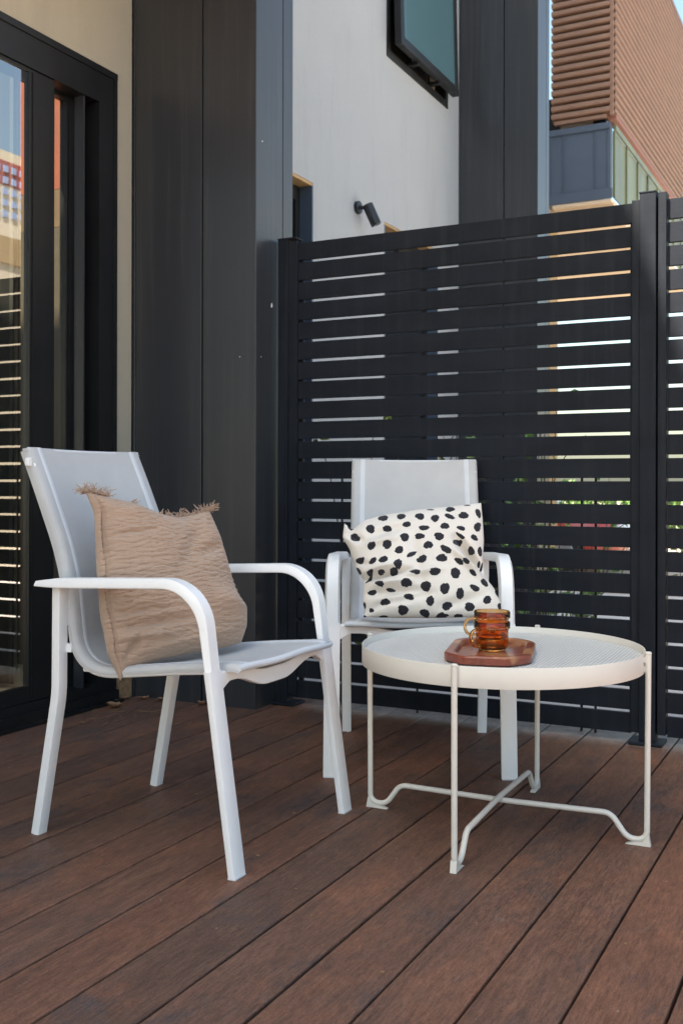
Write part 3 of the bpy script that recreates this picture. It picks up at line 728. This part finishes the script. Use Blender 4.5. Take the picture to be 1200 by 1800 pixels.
def pillow_grid(edges, T, folds, N, crinkle=0.0, seed=1):
    """edges: bottom, right, top, left polylines (metres in the pillow's plane)."""
    s = np.linspace(0, 1, N)
    B, R, Tp, L = [_resample(e, s) for e in edges]
    U, V = np.meshgrid(s, s)            # rows = v
    c00, c10, c11, c01 = B[0], B[-1], Tp[-1], Tp[0]
    P = ((1-V)[..., None]*B[None]+V[..., None]*Tp[None]+(1-U)[..., None]*L[:, None]+U[..., None]*R[:, None]
         -((1-U)*(1-V))[..., None]*c00-(U*(1-V))[..., None]*c10-(U*V)[..., None]*c11-((1-U)*V)[..., None]*c01)
    u = 2*U-1; v = 2*V-1
    prof = (np.clip(1-np.abs(u)**2.6, 0, 1)*np.clip(1-np.abs(v)**2.6, 0, 1))**.55
    w = T*prof
    env = np.clip(prof*1.6, 0, 1)
    w = w+_fold(P[..., 0], P[..., 1], folds)*env
    if crinkle:
        rng = np.random.RandomState(seed)
        X, Y = P[..., 0], P[..., 1]
        # gauze crinkle: bundles of short sideways creases
        c = np.zeros_like(X)
        for k in range(34):
            fy = rng.uniform(300, 620); ph = rng.uniform(0, 6.28)
            warp = .010*np.sin(X*rng.uniform(9, 26)+Y*rng.uniform(-8, 8)+rng.uniform(0, 6.28))+.004*np.sin(X*rng.uniform(40, 80)+ph)
            m = np.clip(np.sin(X*rng.uniform(5, 26)+Y*rng.uniform(10, 40)+rng.uniform(0, 6.28))-.1, 0, 1)
            c += m*(1-np.abs(np.sin(.5*fy*(Y+warp)+ph)))**2
        for k in range(10):
            fx = rng.uniform(300, 600); m = np.clip(np.sin(X*rng.uniform(5, 20)+Y*rng.uniform(5, 20)+rng.uniform(0, 6.28)), 0, 1)
            c += .25*m*(1-np.abs(np.sin(.5*fx*(X+.006*np.sin(Y*30+k)))))**2
        c = (c-c.mean())/c.std()
        e2 = np.clip(prof*3, 0, 1)
        w = w-crinkle*np.clip(c, -1.2, 3)*e2
        # stitched seam groove a little inside the left edge
        sx = (u+1)/2; w = w-.010*np.exp(-((sx-.045-.006*np.sin(v*9))/.010)**2)*np.clip(1-np.abs(v)**6, 0, 1)
    return s, P, w, prof
P1_EDGES = [[(-0.0002,-0.0074),(0.0172,0.0194),(0.0751,0.0268),(0.1772,0.0372),(0.271,0.0424),(0.3271,0.0515)],[(0.3271,0.0515),(0.3489,0.0925),(0.3552,0.1382),(0.3363,0.1626),(0.3237,0.2244),(0.3121,0.3132),(0.2922,0.3925)],[(-0.0313,0.4424),(0.01,0.431),(0.0837,0.4136),(0.1446,0.3856),(0.1967,0.3732),(0.2453,0.3812),(0.2922,0.3925)],[(-0.0002,-0.0074),(-0.0226,0.0558),(-0.029,0.1482),(-0.0243,0.255),(-0.0147,0.392),(-0.0313,0.4424)]]
P1_FOLDS = [(0.2119,0.2657,0.3048,0.2986,0.016,-0.018),(-0.0161,0.1076,0.1896,0.1187,0.0096,-0.015),(-0.019,0.0842,0.139,0.0842,0.008,0.012),(-0.0189,0.1409,0.118,0.1446,0.008,-0.009),(0.2266,0.1581,0.3539,0.1499,0.024,0.018),(0.0052,0.3917,0.1215,0.383,0.016,0.009),(0.2476,0.3444,0.1607,0.2324,0.024,-0.015),(0.0015,0.4198,-0.0361,0.0571,0.0048,-0.009),(0.0092,0.0332,0.0449,0.0894,0.0096,-0.018),(-0.0146,0.3228,0.1146,0.3332,0.0064,-0.0075),(0.0467,0.0494,0.2936,0.0826,0.0096,0.009)]
P2_EDGES = [[(-0.1933,0.0002),(-0.095,-0.0007),(0.0,0.0),(0.0948,0.0023),(0.1896,0.0113)],[(0.1896,0.0113),(0.1912,0.0476),(0.1738,0.0859),(0.1495,0.1195),(0.1447,0.1621),(0.1504,0.2313),(0.1494,0.293),(0.1465,0.3485)],[(-0.2508,0.2827),(-0.2257,0.2614),(-0.193,0.2918),(-0.1269,0.3099),(-0.0276,0.3264),(0.0718,0.3375),(0.1465,0.3485)],[(-0.1933,0.0002),(-0.1872,0.0184),(-0.1954,0.0416),(-0.1941,0.0751),(-0.1912,0.1056),(-0.2109,0.1344),(-0.2347,0.2034),(-0.2549,0.2384),(-0.2508,0.2827)]]
P2_FOLDS = [(-0.1992,0.1021,-0.0623,0.1233,0.0085,-0.0374),(-0.1914,0.1226,-0.0945,0.1385,0.0085,0.017),(-0.1907,0.0584,-0.0228,0.0679,0.0102,-0.0204),(-0.1749,0.082,-0.0625,0.0928,0.0085,0.0136),(0.0689,0.2223,0.1497,0.1246,0.0119,-0.051),(0.0518,0.1874,0.1457,0.1025,0.0102,0.0238),(-0.176,0.2299,-0.0776,0.2567,0.0119,-0.0136),(-0.0613,0.248,-0.0231,0.0428,0.017,-0.0102),(-0.1921,0.1984,-0.0942,0.2215,0.0102,0.0119),(-0.1108,0.0339,0.001,0.0597,0.0102,-0.0136),(0.0161,0.0182,0.1442,0.0606,0.0127,-0.0153),(-0.2585,0.256,-0.1922,0.2123,0.0102,-0.017),(-0.0946,0.1062,0.0343,0.1273,0.0102,0.0136),(-0.1744,0.0169,-0.1108,0.0422,0.0102,-0.0119),(-0.2405,0.16,-0.1754,0.1432,0.0085,-0.0136)]
DOTS = [(0.0553,1.0,30.77,-10.57,-20.52,-29.1),(0.1005,0.8643,26.54,-1.67,-21.0,-22.56),(0.2261,0.8543,36.51,-5.01,-8.88,-21.05),(0.3367,0.8191,29.05,-14.9,-20.5,-33.98),(0.3166,0.9447,30.84,1.31,-8.48,-26.34),(0.4422,0.9246,33.46,2.36,2.02,-31.97),(0.5678,0.8945,33.32,-1.42,-5.98,-28.7),(0.4724,0.8291,39.15,-1.09,4.55,-36.56),(0.5779,0.7688,29.18,-5.94,-5.92,-39.85),(0.4271,0.6985,32.34,-6.35,-0.22,-27.04),(0.5327,0.6935,31.38,-3.07,-4.35,-36.83),(0.1809,0.6734,27.57,-20.75,-22.83,-21.44),(0.2915,0.6482,30.2,-16.09,-15.84,-20.74),(0.5829,0.603,31.15,-3.16,-2.95,-30.62),(0.3668,0.5829,30.67,3.15,9.89,-32.66),(0.4523,0.5377,23.52,5.67,30.2,-50.21),(0.5226,0.4874,26.47,7.38,11.83,-30.95),(0.0603,0.593,26.67,-5.72,7.0,-36.37),(0.1558,0.5377,29.83,8.82,8.95,-42.06),(0.2362,0.5176,28.37,3.29,11.4,-35.37),(0.3317,0.4573,33.86,-11.82,-0.36,-24.66),(0.0955,0.4422,31.58,19.92,18.13,-52.07),(0.1809,0.4121,36.83,-18.15,-15.96,-74.41),(0.2814,0.402,31.67,-12.69,-4.55,-41.73),(0.4322,0.3668,25.36,-8.94,-4.93,-40.15),(0.1357,0.2965,22.19,-7.08,-30.53,-40.53),(0.3467,0.2714,25.71,-4.57,-0.66,-30.89),(0.4874,0.2412,28.84,-7.42,-4.65,-23.6),(0.0653,0.3869,14.42,4.13,63.88,-61.54),(0.0754,0.2362,27.8,4.01,7.7,-47.24),(0.2211,0.2312,29.68,-9.86,-18.63,-81.36),(0.3467,0.1608,25.07,-13.04,-15.53,-38.33),(0.1658,0.1256,27.36,-3.33,2.37,-39.97),(0.4874,0.1156,33.67,-17.59,-9.9,-23.19),(0.2814,0.0503,26.64,1.92,-0.95,-29.54),(0.4422,0.0251,27.51,-7.42,-12.66,-41.36),(0.1508,0.0,32.71,5.97,-3.05,-88.77),(0.0,0.005,44.58,10.52,-6.51,-72.27),(0.005,0.1106,87.1,-22.77,-5.48,-29.87),(0.005,0.4724,48.05,9.05,16.07,-24.62),(0.0503,0.0603,58.89,1.43,-1.87,-47.96),(0.6683,0.8593,38.93,-3.84,-2.97,-27.17),(0.7789,0.9497,33.58,-2.84,-4.32,-33.99),(0.7688,0.8693,27.01,-9.48,-29.15,-39.11),(0.8643,0.8744,29.99,-6.14,-9.46,-28.74),(0.9698,0.8945,51.32,9.97,14.0,-23.05),(0.7236,0.7739,32.74,-8.29,-8.91,-33.36),(0.8342,0.7487,33.12,-12.93,-23.81,-43.93),(0.9548,0.7638,39.38,-2.82,4.3,-26.06),(0.8241,0.6834,19.98,-17.5,-57.24,-59.96),(0.6683,0.6784,29.58,-5.5,-4.91,-28.94),(0.9246,0.6633,29.13,-16.99,-29.35,-39.25),(0.799,0.6332,29.5,-11.47,-3.28,-34.78),(0.7085,0.5578,20.84,-11.08,-23.98,-30.56),(0.9045,0.5628,58.25,23.09,-10.27,-38.11),(0.9698,0.5477,56.52,9.99,10.34,-24.2),(0.6734,0.4824,25.81,-3.09,-0.66,-29.57),(0.8543,0.4372,25.42,-29.79,-37.53,-33.85),(0.799,0.4472,20.86,-18.64,-35.02,-37.87),(0.9648,0.4523,92.38,-23.29,-21.57,-37.88),(0.9799,0.4221,103.79,-42.83,-11.15,-21.82),(0.5879,0.3568,23.51,-7.39,-1.79,-36.06),(0.7487,0.3467,23.9,3.09,10.9,-23.68),(0.8894,0.3467,49.4,27.79,15.54,-30.61),(0.9397,0.2613,35.34,3.08,18.62,-29.9),(0.6181,0.2111,29.8,-8.37,-0.51,-22.31),(0.8392,0.2111,25.34,-20.37,-19.52,-30.67),(0.7186,0.1709,35.85,-13.0,-1.57,-25.03),(0.8995,0.1106,34.23,-8.84,-0.69,-31.56),(0.603,0.0754,27.11,3.06,7.31,-34.91),(0.7638,0.0653,30.11,0.05,-1.93,-29.78),(1.0,0.1658,57.02,13.39,20.36,-27.23),(0.9899,0.0603,56.38,1.11,3.5,-37.71),(0.6884,0.005,31.92,4.13,-1.16,-95.96),(0.5528,0.0101,25.12,22.71,40.71,-60.78),(0.5829,0.0101,30.35,3.91,-2.39,-111.54),(0.6432,0.9648,42.63,-2.96,-21.36,-103.58),(0.8995,0.9849,47.06,-5.36,-16.84,-105.22)]
P1_FRAME = ((-1.53, 1.885, 0.385), (0.45001, 0.89302, 0.0), (-0.26109, 0.13157, 0.9563), (0.854, -0.43035, 0.29237))
P2_FRAME = ((-1.09982, 2.70413, 0.456), (0.90799, 0.41899, 0.0), (-0.17042, 0.36931, 0.91355), (0.38277, -0.82949, 0.40674))

def pillow(name, frame, edges, T, Tb, folds, N, mats, dots=None, crinkle=0, label='', cat='cushion'):
    O, r, up, nn = [Vector(q) for q in frame]
    s, P, wf, prof = pillow_grid(edges, T, folds, N, crinkle)
    _, P2, wb, _ = pillow_grid(edges, Tb, [], N, crinkle*.6, 5)
    O_, r_, u_, n_ = [np.array(q) for q in frame]
    Fv = P[..., 0, None]*r_+P[..., 1, None]*u_+wf[..., None]*n_
    Bv = P2[..., 0, None]*r_+P2[..., 1, None]*u_-wb[..., None]*n_
    verts = np.concatenate([Fv.reshape(-1, 3), Bv.reshape(-1, 3)])
    idx = np.arange(N*N).reshape(N, N)
    a = idx[:-1, :-1].ravel(); b = idx[:-1, 1:].ravel(); c = idx[1:, 1:].ravel(); d = idx[1:, :-1].ravel()
    ff = np.stack([a, b, c, d], 1); fb = np.stack([a, d, c, b], 1)+N*N
    faces = np.concatenate([ff, fb])
    me = bpy.data.meshes.new(name); me.from_pydata(verts.tolist(), [], faces.tolist())
    U, V = np.meshgrid(s, s)
    # uv
    uv = me.uv_layers.new(name='UVMap'); vi = np.zeros(len(me.loops), int); me.loops.foreach_get('vertex_index', vi)
    UV = np.concatenate([P.reshape(-1, 2), P2.reshape(-1, 2)])[vi]; uv.data.foreach_set('uv', UV.ravel())
    mi = np.zeros(len(faces), int)
    if dots:
        uc = ((U[:-1, :-1]+U[1:, 1:])/2).ravel(); vc = ((V[:-1, :-1]+V[1:, 1:])/2).ravel(); g = np.random.RandomState(3)
        hit = np.zeros(len(uc), bool)
        for (cu_, cv_, a_, b_, c_, d_) in dots:
            du = uc-cu_; dv = vc-cv_; X = a_*du+b_*dv; Y = c_*du+d_*dv; ang = np.arctan2(Y, X); ph = g.uniform(0, 6.28, 4)
            rr = 1+.05*np.sin(2*ang+ph[0])+.05*np.sin(3*ang+ph[1])+.03*np.sin(7*ang+ph[2])+.025*np.sin(15*ang+ph[3])
            nick = g.uniform(0, 6.28); rr -= .16*np.exp(-((np.mod(ang-nick+np.pi, 2*np.pi)-np.pi)/.22)**2)
            hit |= (X*X+Y*Y)*.86 < rr*rr
        gb = np.random.RandomState(8); hb = np.zeros(len(uc), bool)
        for k in range(75):
            x, y = gb.uniform(0, 1, 2); q = gb.uniform(.018, .026); hb |= ((uc-x)/q)**2+((vc-y)/(q*1.2))**2 < 1
        mi[:len(uc)] = hit; mi[len(uc):] = hb
    for m_ in mats: me.materials.append(m_)
    me.polygons.foreach_set('material_index', mi); me.polygons.foreach_set('use_smooth', np.ones(len(faces), bool))
    me.update(); bm = bmesh.new(); bm.from_mesh(me); bmesh.ops.remove_doubles(bm, verts=bm.verts, dist=1e-5); bm.to_mesh(me); bm.free()
    o = link(name, me); o.location = O; tag(o, label, cat)
    return o, P, wf
pil1, PP1, ww1 = pillow('cushion', P1_FRAME, P1_EDGES, .070, .055, P1_FOLDS, 380, [M['muslin']], None, .0012, 'beige crinkled muslin cushion with frayed tassel edge')
pil2, PP2, ww2 = pillow('cushion', P2_FRAME, P2_EDGES, .060, .050, P2_FOLDS, 340, [M['cotton'], M['ink']], DOTS, 0, 'off white cushion with black brush dots')
# fringe on the top corners and the low corner of the beige cushion
def fringe(seq, seed, parent, frame, length, n):
    g = random.Random(seed); r_, u_, n_ = [Vector(q) for q in frame[1:]]; mb = MB()
    for k in range(n):
        t = g.random()*(len(seq)-1); i = min(int(t), len(seq)-2); x, y = [seq[i][c]*(1-(t-i))+seq[i+1][c]*(t-i) for c in (0, 1)]
        p = r_*x+u_*y+n_*g.uniform(-.006, .006); d = (u_*g.uniform(.15, 1)+r_*g.uniform(-.9, .9)+n_*g.uniform(-.6, .6)).normalized()
        pts = [p]; L = length*g.uniform(.5, 1.2); ph = g.uniform(0, 6)
        for j in range(1, 7):
            d = (d+Vector((g.uniform(-.5, .5), g.uniform(-.5, .5), g.uniform(-.55, .35)))).normalized(); pts.append(pts[-1]+d*L/6)
        mb.tube(smooth_path(pts, 12), .0013, 5, rf=lambda u: .0014*(1-.5*u))
    return mb.build('fringe', M['muslin'], parent, 60)
te = P1_EDGES[2]
fringe([(te[0][0]-.008, te[0][1]+.002), (te[0][0]+.02, te[0][1]-.004), (te[1][0]+.02, te[1][1]-.002)], 3, pil1, P1_FRAME, .030, 90)
fringe([te[4], te[5], te[6], (te[6][0]+.008, te[6][1])], 4, pil1, P1_FRAME, .026, 110)
fringe([te[3], te[4]], 6, pil1, P1_FRAME, .020, 34)
fringe([te[2], (te[2][0]+.01, te[2][1])], 7, pil1, P1_FRAME, .022, 14)

# ------------------------------------------------------------------ round table
TC = Vector((-.810, 2.430, 0))
tb = empty('coffee_table', TC, R(2), 'round cream metal coffee table with perforated top and wire legs', 'table')
RR = .336; rim = MB()
rim.lathe([(RR-.002, .393), (RR+.0005, .3935), (RR+.001, .395), (RR+.001, .4375), (RR, .4395), (RR-.0015, .4395), (RR-.0025, .438), (RR-.0025, .395), (RR-.002, .393)], 128)
rim.build('rim', M['table'], tb, 50)
mt = MB(); rows = []
for r in (.02, .12, .22, RR-.004): rows.append([Vector((r*math.cos(2*math.pi*k/96), r*math.sin(2*math.pi*k/96), .4235)) for k in range(96)])
vs = mt.grid(rows, closed=True); mt.bm.faces.new(vs[0]); mt.build('table_top', M['meshtop'], tb)
mt = MB(); mt.lathe([(RR-.004, .4215), (RR-.016, .4215), (RR-.016, .4185), (RR-.004, .4185), (RR-.004, .4215)], 96)
for a in (0, 90): mt.box((-RR+.005, -.012, .4125), (RR-.005, .012, .4180), 0, Matrix.Rotation(R(a+45), 4, 'Z')) if a == 0 else mt.box((-RR+.005, -.012, .4065), (RR-.005, .012, .4120), 0, Matrix.Rotation(R(a+45), 4, 'Z'))
mt.build('support_bars', M['table'], tb, 40)
for k in range(4):
    Mz = Matrix.Rotation(R(90*k), 4, 'Z')
    inner = .0075 if k % 2 else 0
    zc = .062 if k % 2 == 0 else .062
    p = fillet([(.3465, 0, .440), (.344, 0, .0135), (.300, 0, .0135), (.262, 0, zc+.004), (0.0, 0, zc if k % 2 == 0 else zc+.011)], [.030, .034, .034], 9)
    p = [Mz @ q for q in p]
    leg = MB().tube(p, .0067, 12).build('leg', M['table'], tb, 50)
    MB().box((RR+.0005, -.0035, .398), (.3425, .0035, .412), 0, Mz).build('weld_tab', M['table'], leg)
    MB().box((RR+.0005, -.0035, .420), (.3425, .0035, .432), 0, Mz).build('weld_tab', M['table'], leg)
    q = MB(); disc(q, .0073, .007, Mz @ Matrix.Translation((.3465, 0, .438)), 16); q.build('cap', M['table'], leg, 50)
    fo_ = MB(); tri = [(.296, .001), (.353, .001), (.3485, .027), (.334, .010), (.312, .0075)]
    a = [fo_.bm.verts.new(Mz @ Vector((x, -.007, z))) for x, z in tri]; c = [fo_.bm.verts.new(Mz @ Vector((x, .007, z))) for x, z in tri]
    fo_.bm.faces.new(a); fo_.bm.faces.new(c[::-1])
    for i in range(5): fo_.bm.faces.new([a[i], a[(i+1) % 5], c[(i+1) % 5], c[i]])
    fo_.build('foot_pad', M['table'], leg)

# ------------------------------------------------------------------ tray
TZ = .4243
tray = empty('serving_tray', (-.806, 2.345, TZ), R(14), 'red brown wooden tray with cut corners on the round table', 'tray')
def octo(hl, hw, c): return [(-hw+c, -hl), (hw-c, -hl), (hw, -hl+c*1.2), (hw, hl-c*1.2), (hw-c, hl), (-hw+c, hl), (-hw, hl-c*1.2), (-hw, -hl+c*1.2)]
def ring(poly, z, seg=4, r=.02):
    P = [Vector((x, y, 0)) for x, y in poly]; out = []
    for i in range(len(P)):
        a, b, c = P[i-1], P[i], P[(i+1) % len(P)]
        d1 = (a-b).normalized()*r; d2 = (c-b).normalized()*r
        for k in range(seg+1):
            t = k/seg; out.append((b+d1)*(1-t)**2+b*2*t*(1-t)+(b+d2)*t*t)
    return [Vector((q.x, q.y, z)) for q in out]
hl, hw, cc = .158, .099, .045
tr_ = MB()
rows = [ring(octo(hl-.006, hw-.006, cc), 0), ring(octo(hl, hw, cc), .004), ring(octo(hl, hw, cc), .018), ring(octo(hl-.003, hw-.003, cc), .0215), ring(octo(hl-.019, hw-.019, cc-.006), .0215), ring(octo(hl-.022, hw-.022, cc-.007), .019), ring(octo(hl-.025, hw-.025, cc-.009), .0095)]
vs = tr_.grid(rows, closed=True); tr_.bm.faces.new(vs[0][::-1]); tr_.bm.faces.new(vs[-1])
tr_.build('tray_body', M['wood'], tray, 35)

# ------------------------------------------------------------------ stacked mugs
def make_mug(loc, rz, label):
    t = empty('glass_mug', loc, rz, label, 'mug', 'stacked amber glass mugs')
    prof = [(.0004, .0025), (.024, .0025), (.027, .0002), (.030, .0002), (.0325, .003), (.0375, .010), (.0388, .018), (.0388, .047), (.0400, .051), (.0428, .053), (.0428, .0665), (.0418, .0685), (.0404, .0665), (.0402, .056), (.0372, .051), (.0362, .046), (.0362, .018), (.034, .0095), (.030, .0070), (.0004, .0066)]
    q = MB(); q.lathe(prof, 56); q.build('cup', M['amber'], t, 35)
    h = smooth_path([(-.0385, 0, .050), (-.050, 0, .0515), (-.062, 0, .047), (-.067, 0, .034), (-.063, 0, .020), (-.052, 0, .0125), (-.0385, 0, .013)], 26)
    q = MB(); q.sweep(h, rrect(.009, .0062, .0028, 3)); q.build('handle', M['amber'], t, 50)
    return t
mz = TZ+.0097
m1 = make_mug((-.812, 2.368, mz), R(62), 'lower of two stacked amber glass mugs, resting on the wooden tray')
m2 = copy_tree(m1); m2.location = (-.812, 2.368, mz+.0245); m2.rotation_euler = (0, 0, R(38)); tag(m2, 'upper amber glass mug nested inside the other mug', 'mug', 'stacked amber glass mugs')

# ------------------------------------------------------------------ litter on the deck
spots = [((-2.50, 3.05), .050, 'curled brown dry leaf farthest out from the rusty wall foot'), ((-2.56, 3.19), .030, 'small dry leaf touching the rusty wall foot'),
         ((-2.50, 3.22), .032, 'crumpled dry leaf between rusty wall foot and clad column'), ((-2.57, 3.12), .026, 'tiny dry leaf beside the door threshold corner'),
         ((-2.43, 3.235), .028, 'dry leaf against the left foot of the clad column'), ((-2.25, 3.245), .032, 'dry leaf under the groove of the clad column'),
         ((-2.56, 2.72), .024, 'lone dry leaf by the door threshold at far left')]
for (x, y), L, lb in spots:
    L *= 1.35
    mb = MB(); g = random.Random(int(x*1000+y*77)); n = 8; a0 = g.uniform(0, 6.28); rows = []
    for i in range(n+1):
        u = i/n; wd = .32*L*math.sin(math.pi*min(.98, max(.03, u)))*(1+.2*g.uniform(-1, 1)); cz = .004+.25*L*(abs(u-.5)*2)**2*g.uniform(.7, 1.2)
        rows.append([Vector(((u-.5)*L, v*wd, cz+abs(v)*wd*.7+.0015*g.uniform(-1, 1))) for v in (-1, -.5, 0, .5, 1)])
    mb.grid(rows); mb.grid([[v+Vector((0, 0, .0006)) for v in r] for r in rows], flip=True)
    o = mb.build('dry_leaf', M['dryleaf'], None, 60); o.location = (x, y, 0); o.rotation_euler = (0, 0, a0); tag(o, lb, 'leaf', 'dry leaves in the deck corner')
mb = MB(); g = random.Random(5)
for k in range(26):
    x = -2.45+g.uniform(-.16, .12); y = 2.93+g.uniform(-.14, .16); a = g.uniform(0, 3.14); L = g.uniform(.015, .05)
    mb.tube(smooth_path([(x, y, .0025), (x+L*.5*math.cos(a), y+L*.5*math.sin(a), .0025+g.uniform(0, .008)), (x+L*math.cos(a+.4), y+L*math.sin(a+.4), .002)], 5), .0009, 4)
tag(mb.build('twigs', M['dryleaf'], None, 60), 'thin dry twigs and needles scattered on the deck by the door corner', 'twigs', kind='stuff')
mb = MB(); g = random.Random(9)
for (x, y) in [(-1.42, 2.55), (-1.61, 2.30), (-1.22, 1.98), (-1.05, 1.85), (-.86, 3.02), (-.83, 3.03), (-1.30, 2.28), (-.96, 1.75), (-.74, 1.6), (-.40, 1.9), (-1.8, 1.62), (-1.52, 1.75)]:
    r = g.uniform(.0025, .006); pts = [(x+r*math.cos(a)*g.uniform(.5, 1.2), y+r*math.sin(a)*g.uniform(.5, 1.2)) for a in [k*1.05 for k in range(6)]]
    mb.prism(pts, .0008, .0024)
tag(mb.build('crumbs', M['dryleaf'], None), 'tiny pale crumbs of leaf scattered over the deck boards', 'crumbs', kind='stuff')

# ------------------------------------------------------------------ planting behind the fence
def leaf(mb, p, L, g, up=.2):
    d = Vector((g.uniform(-1, 1), g.uniform(-1, 1), g.uniform(-.6, .6)+up)).normalized(); s_ = d.cross(Vector((g.uniform(-1, 1), g.uniform(-1, 1), g.uniform(-1, 1)))).normalized(); w = L*.28
    n_ = d.cross(s_)*L*.08
    a = mb.bm.verts.new(p); b = mb.bm.verts.new(p+d*L*.45+s_*w+n_); c = mb.bm.verts.new(p+d*L); e = mb.bm.verts.new(p+d*L*.45-s_*w+n_); m_ = mb.bm.verts.new(p+d*L*.45-n_)
    for f_ in ((a, b, m_), (b, c, m_), (c, e, m_), (e, a, m_)): mb.bm.faces.new(f_)
def shrub(loc, h, w, nst, nl, L, mf, label, seed, cat='shrub', dens=None):
    g = random.Random(seed); t = empty('shrub', loc, 0, label, cat); st = MB(); lf = MB()
    for k in range(nst):
        a = g.uniform(0, 6.28); pts = [Vector((g.uniform(-.05, .05), g.uniform(-.05, .05), 0))]
        for j in range(1, 6):
            u = j/5; pts.append(Vector((w*u*math.cos(a)*g.uniform(.7, 1.1), w*u*math.sin(a)*g.uniform(.7, 1.1), h*u*g.uniform(.8, 1.05))))
        P = smooth_path(pts, 16); st.tube(P, .005, 5, rf=lambda u: .006*(1-.75*u))
        for q in range(nl):
            i = g.randint(3, 16); leaf(lf, P[i]+Vector((g.uniform(-.05, .05), g.uniform(-.05, .05), g.uniform(-.05, .05))), L*g.uniform(.6, 1.2), g)
    st.build('stem', M['bark'], t, 60); lf.build('foliage', mf, t); return t
shrub((-1.95, 4.25, -.35), 1.60, .42, 9, 9, .075, M['foil2'], 'thin leafy shrub behind the fence, left of the spotted cushion', 2)
shrub((-1.35, 4.45, -.35), 1.62, .38, 8, 8, .075, M['foil'], 'leafy shrub behind the fence slats, above the spotted cushion', 3)
shrub((-1.55, 5.6, -.35), 1.20, .55, 16, 26, .07, M['foil'], 'bushy shrub deeper in the neighbour yard, behind the round table', 4)
# hedge beyond the carport: one mass
g = random.Random(12); mb = MB()
for k in range(9000):
    x = g.uniform(-6, 9); y = 21+g.uniform(-.5, .5)+.4*math.sin(x*1.3); z = -.35+g.random()**.7*(1.05+.16*math.sin(x*2.1)+.1*math.sin(x*5.3))
    leaf(mb, Vector((x, y, z)), .16, g)
tag(mb.build('hedge', M['foil']), 'low green hedge far beyond the fence', 'hedge', kind='stuff')
shrub((-1.30, 9.3, -.35), 1.05, .45, 14, 30, .09, M['foil2'], 'pale leafy shrub beside the lane seen right of the thick post', 14)

# ------------------------------------------------------------------ red car under the carport
car = empty('parked_car', (-4.9, 14.1, -.35), R(4), 'red car parked beyond the fence, glimpsed through the slats', 'car')
def loft(mb, secs):
    rows = []
    for x, hw_, z0, z1, tw in secs:
        r = []
        for (fy, fz) in ((-1, 0), (-1, .55), (-.97, .8), (-tw, 1), (-tw*.5, 1.02), (0, 1.03), (tw*.5, 1.02), (tw, 1), (.97, .8), (1, .55), (1, 0)):
            r.append(Vector((x, fy*hw_, z0+(z1-z0)*fz)))
        rows.append(r)
    vs = mb.grid(rows, closed=True); mb.bm.faces.new(vs[0][::-1]); mb.bm.faces.new(vs[-1])
mb = MB(); loft(mb, [(-2.0, .70, .35, .80, .8), (-1.9, .82, .25, .92, .85), (-1.2, .86, .20, .96, .88), (0, .87, .20, .96, .88), (.9, .86, .20, .94, .88), (1.5, .83, .22, .84, .85), (1.85, .74, .26, .72, .8), (1.95, .62, .35, .62, .7)])
body = mb.build('body', M['red'], car, 40)
mb = MB(); loft(mb, [(-1.85, .60, .90, .97, .9), (-1.45, .68, .90, 1.32, .82), (-.6, .70, .90, 1.42, .80), (.2, .69, .90, 1.38, .80), (.95, .64, .90, .96, .9)]); mb.build('cabin_glass', M['tealglass'], car, 40)
mb = MB(); mb.box((-1.35, -.56, 1.40), (.15, .56, 1.455), .02); mb.build('roof', M['red'], car)
for x in (-1.25, 1.20):
    for y in (-.82, .82):
        w_ = MB(); Mw = Matrix.Translation((x, y-.1, .31)) @ Matrix.Rotation(R(-90), 4, 'X'); disc(w_, .31, .2, Mw, 28, .02)
        wo = w_.build('wheel', M['rubber'], car, 40)
        w_ = MB(); Mw = Matrix.Translation((x, y-.105, .31)) @ Matrix.Rotation(R(-90), 4, 'X'); disc(w_, .19, .21, Mw, 20, .01); w_.build('rim', M['chrome'], wo, 40)
for y in (-.55, .55): MB().box((1.84, y-.14, .56), (1.92, y+.14, .68), .02).build('headlight', M['chrome'], car)

# ------------------------------------------------------------------ houses across the lane (seen mirrored in the sliding door)
ap = empty('apartment_block', (38, 44, -.35), label='cream and maroon apartment block mirrored at the left edge of the glass', cat='building')
def AP(o): o.parent = ap; o.matrix_parent_inverse = Matrix.Translation((-38, -44, .35)); return o
AP(MB().box((38, 30, -.35), (50, 60, 17.6)).build('lower_wall', M['apt']))
AP(MB().box((38, 30, 18.95), (50, 60, 19.5)).build('parapet', M['apt'])); AP(MB().box((37.98, 30, 17.6), (50, 60, 18.95)).build('upper_wall', M['brick']))
for r_ in range(5):
    for c_ in range(14):
        y = 40.5+c_*.62; z = 15.8+r_*.63
        AP(MB().box((37.90, y, z), (37.978, y+.34, z+.36)).build('window', M['winblue']))
lw = empty('lane_wall', (9.5, 12, -.35), label='pale sunlit lane wall mirrored in the sliding door', cat='wall')
MB().box((0, -8, 0), (.2, 8, 5.4)).build('blockwork', M['apt'], lw)
MB().box((-.05, -8.05, 5.4), (.25, 8.05, 5.9)).build('coping', M['tan'], lw)
